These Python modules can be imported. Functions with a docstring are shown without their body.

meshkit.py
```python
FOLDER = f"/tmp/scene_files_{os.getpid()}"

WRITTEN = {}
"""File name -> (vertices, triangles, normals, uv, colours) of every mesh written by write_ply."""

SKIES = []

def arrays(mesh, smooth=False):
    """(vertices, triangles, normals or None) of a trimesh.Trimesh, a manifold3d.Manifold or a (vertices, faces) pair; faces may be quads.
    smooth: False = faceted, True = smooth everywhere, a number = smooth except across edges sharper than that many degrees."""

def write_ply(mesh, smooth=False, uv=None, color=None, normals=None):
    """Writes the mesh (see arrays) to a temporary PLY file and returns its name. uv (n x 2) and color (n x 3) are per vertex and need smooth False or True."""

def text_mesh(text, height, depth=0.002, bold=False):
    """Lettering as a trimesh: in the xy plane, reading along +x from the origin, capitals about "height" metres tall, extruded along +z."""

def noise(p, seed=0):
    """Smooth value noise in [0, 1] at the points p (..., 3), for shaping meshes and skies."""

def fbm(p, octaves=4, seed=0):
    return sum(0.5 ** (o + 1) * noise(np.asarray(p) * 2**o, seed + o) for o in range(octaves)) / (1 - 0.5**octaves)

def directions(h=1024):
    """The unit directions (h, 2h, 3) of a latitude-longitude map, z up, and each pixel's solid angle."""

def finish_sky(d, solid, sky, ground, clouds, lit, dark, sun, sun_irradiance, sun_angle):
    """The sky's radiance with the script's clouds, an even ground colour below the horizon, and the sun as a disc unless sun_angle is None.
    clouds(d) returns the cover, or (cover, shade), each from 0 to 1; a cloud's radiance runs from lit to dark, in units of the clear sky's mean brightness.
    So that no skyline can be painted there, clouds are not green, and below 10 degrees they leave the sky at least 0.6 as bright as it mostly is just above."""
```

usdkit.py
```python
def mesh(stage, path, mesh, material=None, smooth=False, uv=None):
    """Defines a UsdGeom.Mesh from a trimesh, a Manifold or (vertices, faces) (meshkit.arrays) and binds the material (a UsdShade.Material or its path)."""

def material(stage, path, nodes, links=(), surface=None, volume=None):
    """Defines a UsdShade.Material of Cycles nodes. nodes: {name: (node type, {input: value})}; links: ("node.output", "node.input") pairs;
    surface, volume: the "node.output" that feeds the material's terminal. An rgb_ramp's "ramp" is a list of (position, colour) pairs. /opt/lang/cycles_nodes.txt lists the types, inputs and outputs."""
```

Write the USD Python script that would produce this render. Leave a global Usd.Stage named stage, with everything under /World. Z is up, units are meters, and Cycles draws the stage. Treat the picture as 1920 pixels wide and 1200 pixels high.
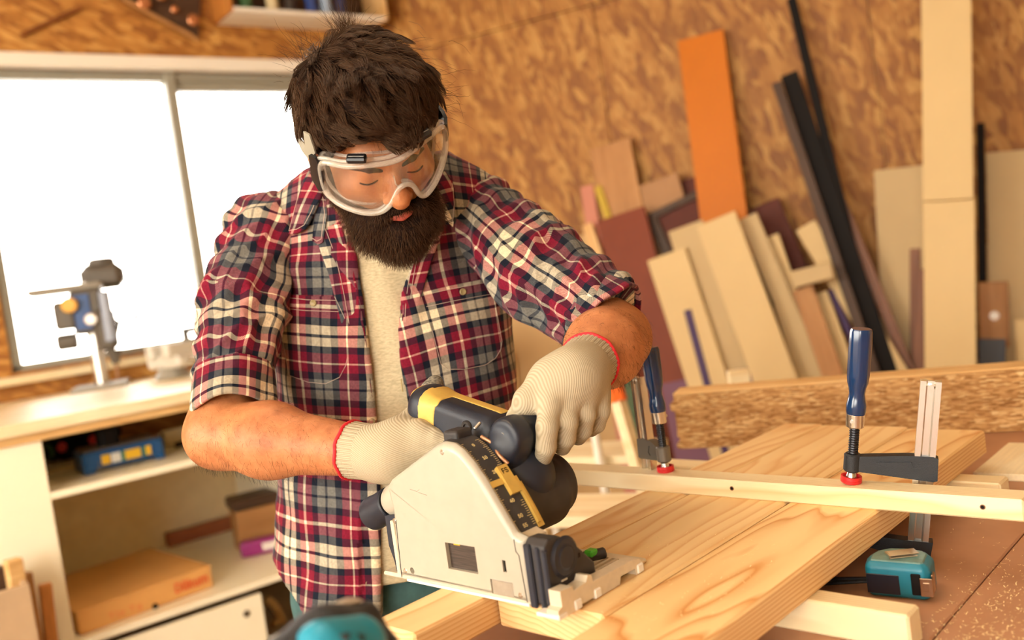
import math
import numpy as np
import trimesh
import meshkit
import usdkit
from pxr import Gf, Sdf, Usd, UsdGeom, UsdLux, UsdShade, Vt

stage = Usd.Stage.CreateInMemory()
UsdGeom.SetStageUpAxis(stage, "Z")
UsdGeom.SetStageMetersPerUnit(stage, 1.0)
UsdGeom.Xform.Define(stage, "/World")
stage.SetDefaultPrim(stage.GetPrimAtPath("/World"))
UsdGeom.Scope.Define(stage, "/World/Looks")

# ---------------------------------------------------------------- camera
F_PX = 1700.0                                   # focal length in pixels of the 1920 px wide picture
PITCH, ROLL = math.radians(3.3), math.radians(7.93)
CAM = np.array([0.0, 0.0, 1.32])
_f = np.array([0, math.cos(PITCH), -math.sin(PITCH)])
_r, _d = np.array([1.0, 0, 0]), np.array([0, -math.sin(PITCH), -math.cos(PITCH)])
_right = math.cos(ROLL) * _r + math.sin(ROLL) * _d
_down = -math.sin(ROLL) * _r + math.cos(ROLL) * _d
cam = UsdGeom.Camera.Define(stage, "/World/camera")
cam.AddTransformOp().Set(Gf.Matrix4d(*_right, 0, *(-_down), 0, *(-_f), 0, *CAM, 1))
cam.CreateHorizontalApertureAttr(36.0)
cam.CreateFocalLengthAttr(F_PX / 1920 * 36.0)
cam.CreateFStopAttr(2.6)
cam.CreateFocusDistanceAttr(1.22)
cam.CreateClippingRangeAttr(Gf.Vec2f(0.05, 1000))
cam.CreateExposureAttr(-0.88)

# ---------------------------------------------------------------- sky, daylight and added fill lights
def rect_light(name, pos, target, w, h, watts, color):
    l = UsdLux.RectLight.Define(stage, "/World/" + name)
    z = np.array(pos, float) - np.array(target, float); z /= np.linalg.norm(z)
    x = np.cross([0, 0, 1.0], z); x /= np.linalg.norm(x); y = np.cross(z, x)
    l.AddTransformOp().Set(Gf.Matrix4d(*x, 0, *y, 0, *z, 0, *map(float, pos), 1))
    l.CreateWidthAttr(w); l.CreateHeightAttr(h); l.CreateIntensityAttr(watts); l.CreateColorAttr(Gf.Vec3f(*color))
    return l

dome = UsdLux.DomeLight.Define(stage, "/World/sky")
dome.CreateIntensityAttr(6.0)
dome.CreateColorAttr(Gf.Vec3f(1.0, 0.95, 0.86))
rect_light("daylight_side_window", (-3.9, -0.5, 2.0), (0.0, 1.35, 1.1), 2.6, 1.9, 6.5, (1.0, 0.91, 0.72))
sun = UsdLux.DistantLight.Define(stage, "/World/sun")
_z = np.array([-0.52, 0.70, 0.95]); _z /= np.linalg.norm(_z); _x = np.cross([0, 0, 1.0], _z); _x /= np.linalg.norm(_x); _y = np.cross(_z, _x)
sun.AddTransformOp().Set(Gf.Matrix4d(*_x, 0, *_y, 0, *_z, 0, 0, 0, 0, 1))
sun.CreateIntensityAttr(11.0); sun.CreateAngleAttr(1.0); sun.CreateColorAttr(Gf.Vec3f(1.0, 0.90, 0.74))
rect_light("daylight_window_behind", (-2.6, -2.9, 1.9), (-2.3, 2.5, 1.0), 2.4, 1.8, 7.5, (1.0, 0.91, 0.72))  # added fill from behind the camera, no window known there
rect_light("ceiling_lamp_light", (-0.4, 1.4, 3.2), (-0.39, 1.4, 0.0), 1.4, 0.9, 6.0, (1.0, 0.88, 0.70))  # added top fill, no lamp hangs at this spot

# ---------------------------------------------------------------- helpers
def ray(x, y):
    return _f + _right * (x - 960) / F_PX + _down * (y - 600) / F_PX
def at(x, y, d):                       # a point measured off the photograph, d metres in front of the lens
    return CAM + ray(x, y) * d
def onz(x, y, z):
    r = ray(x, y); return CAM + r * ((z - CAM[2]) / r[2])
def onplane(x, y, n, off):
    r = ray(x, y); n = np.asarray(n, float); return CAM + r * ((off - CAM @ n) / (r @ n))
def rotz(deg):
    c, s = math.cos(math.radians(deg)), math.sin(math.radians(deg))
    return np.array([[c, -s, 0], [s, c, 0], [0, 0, 1.0]])
def unit(v):
    v = np.asarray(v, float); return v / max(np.linalg.norm(v), 1e-12)
def srgb(r, g, b):
    return tuple(float(((c / 255 + 0.055) / 1.055) ** 2.4 if c > 10 else c / 255 / 12.92) for c in (r, g, b))

_names = {}
def numbered(parent, name):
    k = (str(parent), name); n = _names.get(k, 0); _names[k] = n + 1
    return name if n == 0 else f"{name}_{n:03d}"
def tag(p, label=None, cat=None, group=None, kind=None):
    p = p.GetPrim()
    for k, v in (("label", label), ("category", cat), ("group", group), ("kind", kind)):
        if v: p.SetCustomDataByKey(k, v)
    return p
def path_of(parent):
    return "/World" if parent is None else str(parent.GetPrim().GetPath())
def obj(name, mesh, mat, parent=None, smooth=35, uv=None, label=None):
    par = path_of(parent)
    m = usdkit.mesh(stage, par + "/" + numbered(par, name), mesh, mat, smooth=smooth, uv=uv)
    if label: tag(m, label)
    return m
def thing(name, label, cat, loc=(0, 0, 0), rz=0.0, group=None, kind=None, quat=None):
    x = UsdGeom.Xform.Define(stage, "/World/" + numbered("/World", name))
    if quat is not None:               # a 3x3 matrix whose columns are the thing's own axes
        q = np.asarray(quat, float)
        x.AddTransformOp().Set(Gf.Matrix4d(*q[:, 0], 0, *q[:, 1], 0, *q[:, 2], 0, *map(float, loc), 1))
    else:
        x.AddTranslateOp().Set(Gf.Vec3d(*map(float, loc)))
        if rz: x.AddRotateZOp().Set(float(rz))
    tag(x, label, cat, group, kind)
    return x

# shapes
def box(lo, hi, bevel=0.0):
    lo, hi = np.minimum(lo, hi).astype(float), np.maximum(lo, hi).astype(float)
    if bevel <= 0:
        m = trimesh.creation.box(hi - lo); m.apply_translation((lo + hi) / 2); return m
    b = min(bevel, 0.49 * (hi - lo).min())
    pts = []
    for sx in (0, 1):
        for sy in (0, 1):
            for sz in (0, 1):
                c = np.array([(hi if s else lo)[k] for k, s in enumerate((sx, sy, sz))])
                inn = np.array([-1 if s else 1 for s in (sx, sy, sz)]) * b
                for k in range(3):
                    o = inn.copy(); o[k] = 0; pts.append(c + o)
    return trimesh.convex.convex_hull(np.array(pts))
def cat(*ms):
    ms = [m for m in (ms[0] if len(ms) == 1 and isinstance(ms[0], (list, tuple)) else ms)]
    return trimesh.util.concatenate(ms)
def moved(m, t=(0, 0, 0), R=None):
    m = m.copy()
    if R is not None: m.vertices = m.vertices @ np.asarray(R).T
    m.vertices = m.vertices + np.asarray(t, float); return m
def frame(z, x=(1, 0, 0)):            # columns x, y, z with the given z axis
    z = unit(z); x = np.asarray(x, float); x = x - z * (x @ z)
    if np.linalg.norm(x) < 1e-6: x = np.cross([0, 1, 0], z)
    x = unit(x); return np.stack([x, np.cross(z, x), z], 1)
def cyl(p, q, r, r2=None, n=24, bevel=0.0):
    p, q = np.asarray(p, float), np.asarray(q, float); L = np.linalg.norm(q - p); r2 = r if r2 is None else r2
    b = min(bevel, 0.45 * L, 0.8 * r, 0.8 * r2)
    prof = [(0, 0), (r - b, 0), (r, b), (r2, L - b), (r2 - b, L), (0, L)] if b > 0 else [(0, 0), (r, 0), (r2, L), (0, L)]
    return moved(lathe(prof, n), p, frame(q - p))
def lathe(prof, n=24):
    m = trimesh.creation.revolve(np.array(prof, float), sections=n); return m
def sweep(pts, radii, n=10, squash=1.0, up=None, caps=True):
    p = np.asarray(pts, float); radii = np.broadcast_to(radii, (len(p),)).astype(float)
    t = np.gradient(p, axis=0); t /= np.linalg.norm(t, axis=1, keepdims=True) + 1e-12
    a = np.asarray(up, float) if up is not None else (np.array([0, 0, 1.0]) if abs(t[0][2]) < 0.9 else np.array([1.0, 0, 0]))
    V = []; ang = np.arange(n) * 2 * np.pi / n
    for i in range(len(p)):
        a = a - t[i] * (a @ t[i]); a = unit(a); b = np.cross(t[i], a)
        V.append(p[i] + radii[i] * (np.cos(ang)[:, None] * a * squash + np.sin(ang)[:, None] * b))
    return loft(np.array(V), caps)
def loft(R, caps=True, closed=True):   # rings (m, n, 3) -> mesh
    m, n = R.shape[:2]; V = R.reshape(-1, 3); F = []
    i, j = np.meshgrid(np.arange(m - 1), np.arange(n if closed else n - 1), indexing="ij"); j2 = (j + 1) % n
    q = np.stack([i * n + j, i * n + j2, (i + 1) * n + j2, (i + 1) * n + j], -1).reshape(-1, 4)
    F = np.vstack([q[:, [0, 1, 2]], q[:, [0, 2, 3]]])
    if caps:
        k = len(V); V = np.vstack([V, R[0].mean(0), R[-1].mean(0)]); jj = np.arange(n); j2 = (jj + 1) % n
        F = np.vstack([F, np.stack([np.full(n, k), j2, jj], 1), np.stack([np.full(n, k + 1), (m - 1) * n + jj, (m - 1) * n + j2], 1)])
    return trimesh.Trimesh(V, F, process=False)
def spline(pts, n):
    from scipy.interpolate import CubicSpline
    p = np.asarray(pts, float); s = np.concatenate([[0], np.cumsum(np.linalg.norm(np.diff(p, axis=0), axis=1) + 1e-9)])
    return CubicSpline(s / s[-1], p)(np.linspace(0, 1, n))
def prism(poly, depth, axis="z"):      # outline (list of 2-D points), extruded; axis y: outline in xz, extruded along +y
    from shapely.geometry import Polygon
    pg = poly if hasattr(poly, "exterior") else Polygon(poly)
    if not pg.is_valid: pg = pg.buffer(0)
    m = trimesh.creation.extrude_polygon(pg, depth, engine="earcut")
    if axis == "y":
        v = m.vertices; m.vertices = np.stack([v[:, 0], v[:, 2], v[:, 1]], 1); m.invert()
    elif axis == "x":
        v = m.vertices; m.vertices = np.stack([v[:, 2], v[:, 0], v[:, 1]], 1)
    return m

# signed distance shapes, blended and meshed with surface nets
def smin(a, b, k):
    h = np.clip(0.5 + 0.5 * (b - a) / k, 0, 1); return b + (a - b) * h - k * h * (1 - h)
def s_cone(a, b, ra, rb):
    a, b = np.asarray(a, float), np.asarray(b, float); ba = b - a; L2 = max(ba @ ba, 1e-12)
    def f(P):
        t = np.clip((P - a) @ ba / L2, 0, 1); return np.linalg.norm(P - a - t[:, None] * ba, axis=1) - (ra + (rb - ra) * t)
    f.box = (np.minimum(a - ra, b - rb), np.maximum(a + ra, b + rb)); return f
def s_ell(c, r, R=None):
    c, r = np.asarray(c, float), np.asarray(r, float)
    def f(P):
        q = P - c
        if R is not None: q = q @ R
        k0 = np.linalg.norm(q / r, axis=1); k1 = np.linalg.norm(q / r ** 2, axis=1); return k0 * (k0 - 1) / np.maximum(k1, 1e-9)
    m = r.max() if R is not None else r
    f.box = (c - m, c + m); return f
def s_box(c, h, rad=0.0, R=None):
    c, h = np.asarray(c, float), np.asarray(h, float)
    def f(P):
        q = P - c
        if R is not None: q = q @ R
        q = np.abs(q) - (h - rad); return np.linalg.norm(np.maximum(q, 0), axis=1) + np.minimum(q.max(1), 0) - rad
    m = np.linalg.norm(h) if R is not None else h
    f.box = (c - m, c + m); return f
def s_cyl(a, b, r, rad=0.0):
    a, b = np.asarray(a, float), np.asarray(b, float); ax = unit(b - a); L = np.linalg.norm(b - a) / 2; c = (a + b) / 2
    def f(P):
        q = P - c; z = q @ ax; rr = np.linalg.norm(q - z[:, None] * ax, axis=1)
        d = np.stack([rr - r + rad, np.abs(z) - L + rad], 1); return np.linalg.norm(np.maximum(d, 0), axis=1) + np.minimum(d.max(1), 0) - rad
    f.box = (np.minimum(a, b) - r, np.maximum(a, b) + r); return f
def blend(prims, k):                   # prims: f or (f, k)
    def F(P):
        d = np.full(len(P), 1.0)
        for p in prims:
            f, kk = p if isinstance(p, tuple) else (p, k)
            lo, hi = f.box; m = kk + 0.03
            near = np.all((P > lo - m) & (P < hi + m), axis=1)
            if near.any():
                v = f(P[near]); d[near] = smin(d[near], v, kk)
        return d
    lo = np.min([(p[0] if isinstance(p, tuple) else p).box[0] for p in prims], 0); hi = np.max([(p[0] if isinstance(p, tuple) else p).box[1] for p in prims], 0)
    F.box = (lo, hi); return F
def nets(F, h, lo=None, hi=None, pad=3, bs=8):
    lo = np.asarray(F.box[0] if lo is None else lo, float) - pad * h; hi = np.asarray(F.box[1] if hi is None else hi, float) + pad * h
    nb = np.ceil((hi - lo) / (h * bs)).astype(int); n = nb * bs + 1
    G = np.full(n, 1.0, np.float32)
    cb = np.stack(np.meshgrid(*[np.arange(k) for k in nb], indexing="ij"), -1).reshape(-1, 3)
    dc = F(lo + (cb + 0.5) * h * bs); keep = np.abs(dc) < h * bs * 1.25 + 0.006
    G.reshape(-1)[:] = 1.0
    # far blocks take the sign of their centre
    S = np.where(dc < 0, -1.0, 1.0).reshape(nb); G[:-1, :-1, :-1] = np.repeat(np.repeat(np.repeat(S, bs, 0), bs, 1), bs, 2)
    off = np.stack(np.meshgrid(*[np.arange(bs + 1)] * 3, indexing="ij"), -1).reshape(-1, 3)
    for s in range(0, keep.sum(), 1500):
        idx = (cb[keep][s:s + 1500, None, :] * bs + off[None]).reshape(-1, 3)
        G[idx[:, 0], idx[:, 1], idx[:, 2]] = F(lo + idx * h)
    ins = G < 0
    c = np.stack(np.meshgrid(*[np.arange(k - 1) for k in n], indexing="ij"), -1) if False else None
    cnt = np.zeros(n - 1, np.int8)
    for a in np.ndindex(2, 2, 2): cnt += ins[a[0]:n[0] - 1 + a[0], a[1]:n[1] - 1 + a[1], a[2]:n[2] - 1 + a[2]]
    cells = np.argwhere((cnt > 0) & (cnt < 8)); vid = np.full(n - 1, -1, np.int64); vid[tuple(cells.T)] = np.arange(len(cells))
    acc = np.zeros((len(cells), 3)); num = np.zeros(len(cells))
    corners = list(np.ndindex(2, 2, 2))
    for a in corners:
        for ax in range(3):
            if a[ax]: continue
            b = list(a); b[ax] = 1
            ga = G[tuple((cells + a).T)]; gb = G[tuple((cells + b).T)]; x = (ga < 0) != (gb < 0)
            t = np.where(x, ga / np.where(x, ga - gb, 1), 0)
            pt = np.broadcast_to(np.array(a, float), (len(cells), 3)).copy(); pt[:, ax] = t
            acc += np.where(x[:, None], pt, 0); num += x
    V = lo + (cells + acc / np.maximum(num, 1)[:, None]) * h
    Fs = []
    for ax in range(3):
        u, w = (ax + 1) % 3, (ax + 2) % 3
        sl0 = [slice(1, k - 1) for k in n]; sl1 = list(sl0); sl0[ax] = slice(0, n[ax] - 1); sl1[ax] = slice(1, n[ax])
        A, B = ins[tuple(sl0)], ins[tuple(sl1)]; e = np.argwhere(A != B)
        base = e.copy(); base[:, u] += 1; base[:, w] += 1
        flip = A[tuple(e.T)]
        def cell(du, dw):
            c = base.copy(); c[:, u] -= du; c[:, w] -= dw; return vid[tuple(c.T)]
        q = np.stack([cell(1, 1), cell(0, 1), cell(0, 0), cell(1, 0)], 1); q[~flip] = q[~flip][:, ::-1]
        Fs.append(q)
    Q = np.vstack(Fs); Q = Q[(Q >= 0).all(1)]
    return trimesh.Trimesh(V, np.vstack([Q[:, [0, 1, 2]], Q[:, [0, 2, 3]]]), process=False)
def relax(m, it=2):                    # Taubin smoothing
    from scipy.sparse import coo_matrix
    e = m.edges_unique; n = len(m.vertices); i = np.concatenate([e[:, 0], e[:, 1]]); j = np.concatenate([e[:, 1], e[:, 0]])
    W = coo_matrix((np.ones(len(i)), (i, j)), shape=(n, n)).tocsr(); dg = np.maximum(np.asarray(W.sum(1)).ravel(), 1)
    v = np.array(m.vertices)
    for k in range(2 * it):
        v = v + (0.5 if k % 2 == 0 else -0.52) * ((W @ v) / dg[:, None] - v)
    m.vertices = v; return m

# materials
LOOKS = {}
def mat(name, nodes, links=(), surface="p.BSDF"):
    if name not in LOOKS: LOOKS[name] = usdkit.material(stage, "/World/Looks/" + name, nodes, links, surface=surface)
    return LOOKS[name]
def plain(name, col, rough=0.5, metal=0.0, bump=0.0, bscale=300.0, vary=0.0, vscale=8.0, spec=0.5, coat=0.0, rand=0.0):
    n = {"p": ("principled_bsdf", {"base_color": col, "roughness": rough, "metallic": metal, "specular_ior_level": spec, "coat_weight": coat, "coat_roughness": 0.15}), "tc": ("texture_coordinate", {})}
    l = []
    src = None
    if vary:
        n |= {"vn": ("noise_texture", {"scale": vscale, "detail": 5.0, "roughness": 0.6}), "vr": ("rgb_ramp", {"ramp": [(0.3, tuple(c * (1 - vary) for c in col)), (0.7, tuple(min(1, c * (1 + vary)) for c in col))]})}
        l += [("tc.object", "vn.vector"), ("vn.fac", "vr.fac")]; src = "vr.color"
    if rand:
        n |= {"oi": ("object_info", {}), "mr": ("map_range", {"from_min": 0.0, "from_max": 1.0, "to_min": 1 - rand, "to_max": 1 + rand}), "hv": ("hsv", {"color": col})}
        l += [("oi.random", "mr.value"), ("mr.result", "hv.value")]
        if src: l.append((src, "hv.color"))
        src = "hv.color"
    if src: l.append((src, "p.base_color"))
    if bump:
        n |= {"bn": ("noise_texture", {"scale": bscale, "detail": 3.0}), "bm": ("bump", {"strength": bump, "distance": 0.001})}
        l += [("tc.object", "bn.vector"), ("bn.fac", "bm.height"), ("bm.normal", "p.normal")]
    return mat(name, n, l)
def wood(name, light, dark, scale=(2.0, 30.0, 30.0), rough=0.5, contrast=0.5, fine=0.25, seed=0.0, rand=0.06):
    """straight grained wood; the grain runs along the object's own x axis"""
    mid = tuple(a * 0.6 + b * 0.4 for a, b in zip(light, dark))
    n = {"tc": ("texture_coordinate", {}), "oi": ("object_info", {}), "sh": ("vector_math", {"math_type": "scale", "vector1": (13.1, 7.7, 5.3)}), "ad": ("vector_math", {"math_type": "add"}),
         "mp": ("mapping", {"scale": scale, "location": (seed, seed * 1.7, seed * 0.3)}), "n1": ("noise_texture", {"scale": 1.0, "detail": 3.0, "roughness": 0.55, "distortion": 0.6}),
         "r1": ("rgb_ramp", {"ramp": [(0.5 - 0.5 * contrast, dark), (0.5, mid), (0.5 + 0.3 * contrast, light)]}),
         "mf": ("mapping", {"scale": tuple(s * 9 for s in scale)}), "n2": ("noise_texture", {"scale": 1.0, "detail": 2.0}), "r2": ("rgb_ramp", {"ramp": [(0.3, (1 - fine,) * 3), (0.65, (1, 1, 1))]}),
         "mx": ("mix_color", {"blend_type": "multiply", "fac": 1.0}), "mr": ("map_range", {"from_min": 0.0, "from_max": 1.0, "to_min": 1 - rand, "to_max": 1 + rand}), "hv": ("hsv", {}),
         "bm": ("bump", {"strength": 0.12, "distance": 0.001}), "p": ("principled_bsdf", {"roughness": rough, "specular_ior_level": 0.3})}
    l = [("oi.random", "sh.scale"), ("tc.object", "ad.vector1"), ("sh.vector", "ad.vector2"), ("ad.vector", "mp.vector"), ("ad.vector", "mf.vector"), ("mp.vector", "n1.vector"), ("mf.vector", "n2.vector"),
         ("n1.fac", "r1.fac"), ("n2.fac", "r2.fac"), ("r1.color", "mx.a"), ("r2.color", "mx.b"), ("mx.result", "hv.color"), ("oi.random", "mr.value"), ("mr.result", "hv.value"), ("hv.color", "p.base_color"), ("n2.fac", "bm.height"), ("bm.normal", "p.normal")]
    return mat(name, n, l)
# ---------------------------------------------------------------- the room
def osb(name, rot, tint=1.0):
    n = {"tc": ("texture_coordinate", {}), "vr1": ("vector_rotate", {"rotate_type": "y_axis", "angle": rot}), "vr2": ("vector_rotate", {"rotate_type": "y_axis", "angle": rot + 0.3}), "m1": ("mapping", {"scale": (38, 38, 9)}), "m2": ("mapping", {"scale": (32, 32, 9)}),
         "dn": ("noise_texture", {"scale": 7.0, "detail": 2.0}), "da": ("vector_math", {"math_type": "multiply_add", "vector2": (0.05, 0.05, 0.05)}),
         "v1": ("voronoi_texture", {"scale": 1.0, "feature": "f1"}), "v2": ("voronoi_texture", {"scale": 1.0, "feature": "f1"}), "s1": ("separate_color", {}), "s2": ("separate_color", {}),
         "nm": ("noise_texture", {"scale": 9.0, "detail": 1.0}), "rm": ("rgb_ramp", {"ramp": [(0.45, (0, 0, 0)), (0.55, (1, 1, 1))]}), "mx": ("mix_float", {}),
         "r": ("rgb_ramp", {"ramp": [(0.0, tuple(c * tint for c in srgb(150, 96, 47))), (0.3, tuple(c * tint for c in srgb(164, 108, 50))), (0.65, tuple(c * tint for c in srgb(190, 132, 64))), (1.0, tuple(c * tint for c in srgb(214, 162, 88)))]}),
         "nf": ("noise_texture", {"scale": 1.0, "detail": 3.0}), "mf": ("mapping", {"scale": (120, 120, 12)}), "rf": ("rgb_ramp", {"ramp": [(0.3, (0.8, 0.77, 0.72)), (0.6, (1, 1, 1))]}), "mm": ("mix_color", {"blend_type": "multiply", "fac": 1.0}),
         "bm": ("bump", {"strength": 0.3, "distance": 0.002}), "p": ("principled_bsdf", {"roughness": 0.55, "specular_ior_level": 0.3})}
    l = [("tc.object", "dn.vector"), ("dn.color", "da.vector1"), ("tc.object", "da.vector3"), ("da.vector", "vr1.vector"), ("da.vector", "vr2.vector"), ("vr1.vector", "m1.vector"), ("vr2.vector", "m2.vector"), ("m1.vector", "v1.vector"), ("m2.vector", "v2.vector"),
         ("v1.color", "s1.color"), ("v2.color", "s2.color"), ("tc.object", "nm.vector"), ("nm.fac", "rm.fac"), ("rm.color", "mx.fac"), ("s1.r", "mx.a"), ("s2.g", "mx.b"), ("mx.result", "r.fac"),
         ("vr1.vector", "mf.vector"), ("mf.vector", "nf.vector"), ("nf.fac", "rf.fac"), ("r.color", "mm.a"), ("rf.color", "mm.b"), ("mm.result", "p.base_color"), ("mx.result", "bm.height"), ("bm.normal", "p.normal")]
    return mat(name, n, l)

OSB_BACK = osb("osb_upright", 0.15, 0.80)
OSB_SIDE = osb("osb_lengthwise", 1.1)
CREAM_WOOD = wood("cream_spruce", srgb(250, 236, 200), srgb(230, 200, 146), (2.0, 26, 26), 0.45, 0.55, 0.1)
PINE = wood("yellow_pine", srgb(238, 200, 140), srgb(206, 152, 88), (2.2, 28, 28), 0.45, 0.6, 0.15)
WHITE_PAINT = plain("white_paint", srgb(238, 232, 220), 0.45)
GLASS = mat("window_glass", {"t": ("transparent_bsdf", {}), "g": ("glossy_bsdf", {"roughness": 0.0}), "f": ("fresnel", {"IOR": 1.45}), "m": ("mix_closure", {})}, [("f.fac", "m.fac"), ("t.BSDF", "m.closure1"), ("g.BSDF", "m.closure2")], surface="m.closure")
CONCRETE = plain("floor_concrete", srgb(170, 150, 124), 0.7, vary=0.18, vscale=5, bump=0.3, bscale=60)

ANG_W = 37.0                                             # the window wall's direction
RW = rotz(ANG_W); AW, BW = RW[:, 0], RW[:, 1]
WALL_Y = 4.40
def struct(name, mesh, m, loc=(0, 0, 0), rz=0.0, label=None, smooth=False):
    p = usdkit.mesh(stage, "/World/" + name, mesh, m, smooth=smooth)
    p.AddTranslateOp().Set(Gf.Vec3d(*map(float, loc))); p.AddRotateZOp().Set(float(rz)); tag(p, label, None, None, "structure"); return p

WIN = (0.62, 2.28, 1.165, 2.475)                         # the opening: along the wall, and in height
COR = 2.667
struct("floor", box((-6, -5, -0.05), (7, 8, 0)), CONCRETE, label="worn grey brown workshop floor below the bench")
CORNER = RW @ np.array([COR, WALL_Y, 0]); ANG_K = -25.0; RK = rotz(ANG_K)
_ce = [(-4.2, -3.1), (4.7, -3.1)] + [tuple((CORNER + RK @ np.array([5.9, 0.1, 0]))[:2]), tuple((CORNER + RK @ np.array([0.05, 0.1, 0]))[:2]), tuple((RW @ np.array([-1.95, WALL_Y + 0.1, 0]))[:2])]
struct("ceiling", prism(_ce, 0.1).apply_translation((0, 0, 3.35)), plain("ceiling_white", srgb(228, 210, 180), 0.7), label="pale ceiling over the workshop")
struct("wall_left", cat(box((-3, WALL_Y, 0), (COR + 0.1, WALL_Y + 0.12, WIN[2])), box((-3, WALL_Y, WIN[3]), (COR + 0.1, WALL_Y + 0.12, 3.35)),
       box((-3, WALL_Y, WIN[2]), (WIN[0], WALL_Y + 0.12, WIN[3])), box((WIN[1], WALL_Y, WIN[2]), (COR + 0.1, WALL_Y + 0.12, WIN[3]))), OSB_SIDE, rz=ANG_W, label="orange chipboard wall around the bright window")
CORNER = RW @ np.array([COR, WALL_Y, 0])
ANG_K = -25.0
RK = rotz(ANG_K)
wb = UsdGeom.Xform.Define(stage, "/World/wall_back"); wb.AddTranslateOp().Set(Gf.Vec3d(*map(float, CORNER))); wb.AddRotateZOp().Set(ANG_K); tag(wb, "brown oriented strand board wall behind the leaning offcuts", None, None, "structure")
obj("backing", box((0, 0.018, 0), (6.0, 0.12, 3.35)), PINE, wb)
zj = float((RK.T @ (onplane(1000, 38, RK[:, 1], RK[:, 1] @ CORNER) - CORNER))[2])
for k in range(5):
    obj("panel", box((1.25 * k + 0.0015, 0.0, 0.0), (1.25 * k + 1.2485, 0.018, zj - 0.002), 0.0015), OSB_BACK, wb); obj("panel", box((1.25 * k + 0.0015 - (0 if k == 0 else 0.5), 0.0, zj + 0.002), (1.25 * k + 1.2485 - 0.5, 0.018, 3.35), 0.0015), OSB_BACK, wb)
struct("trim_1", box((-1.0, WALL_Y - 0.055, WIN[3] - 0.005), (COR - 0.01, WALL_Y, WIN[3] + 0.055), 0.004), WHITE_PAINT, rz=ANG_W, label="white painted batten fixed along the top of the window")
struct("trim_2", box((-1.0, WALL_Y - 0.05, WIN[2] - 0.05), (COR - 0.01, WALL_Y + 0.04, WIN[2] - 0.015), 0.004), CREAM_WOOD, rz=ANG_W, label="pale window sill board over the long worktop")

PLAST = plain("plaster", srgb(216, 190, 150), 0.8)
struct("wall_right", box((4.6, -3.1, 0), (4.7, 6.0, 3.35)), PLAST, label="unseen plaster wall added on the far side to block sky light")  # unseen, added to keep dome light off the back wall
struct("wall_front", cat(box((-6, -3.1, 0), (4.7, -3.0, 0.95)), box((-6, -3.1, 3.0), (4.7, -3.0, 3.35)), box((-6, -3.1, 0.95), (-4.0, -3.0, 3.0)), box((-0.6, -3.1, 0.95), (4.7, -3.0, 3.0))), PLAST, label="unseen plaster wall added behind the camera, open for the fill light")  # unseen, added to shut out dome light, opening made for the rear fill
struct("wall_side", cat(box((-4.2, -3.1, 0), (-4.1, 2.6, 0.95)), box((-4.2, -3.1, 3.05), (-4.1, 2.6, 3.35)), box((-4.2, -3.1, 0.95), (-4.1, -1.9, 3.05)), box((-4.2, 0.9, 0.95), (-4.1, 2.6, 3.05))), PLAST, label="plaster side wall with a wide window opening")
w = UsdGeom.Xform.Define(stage, "/World/window_1"); w.AddRotateZOp().Set(ANG_W); tag(w, "wide bright two pane window with slim pale frame", None, None, "structure")
FRAME = plain("window_frame_paint", srgb(150, 147, 134), 0.4)
y0, y1, fw = WALL_Y + 0.02, WALL_Y + 0.09, 0.045
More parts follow.
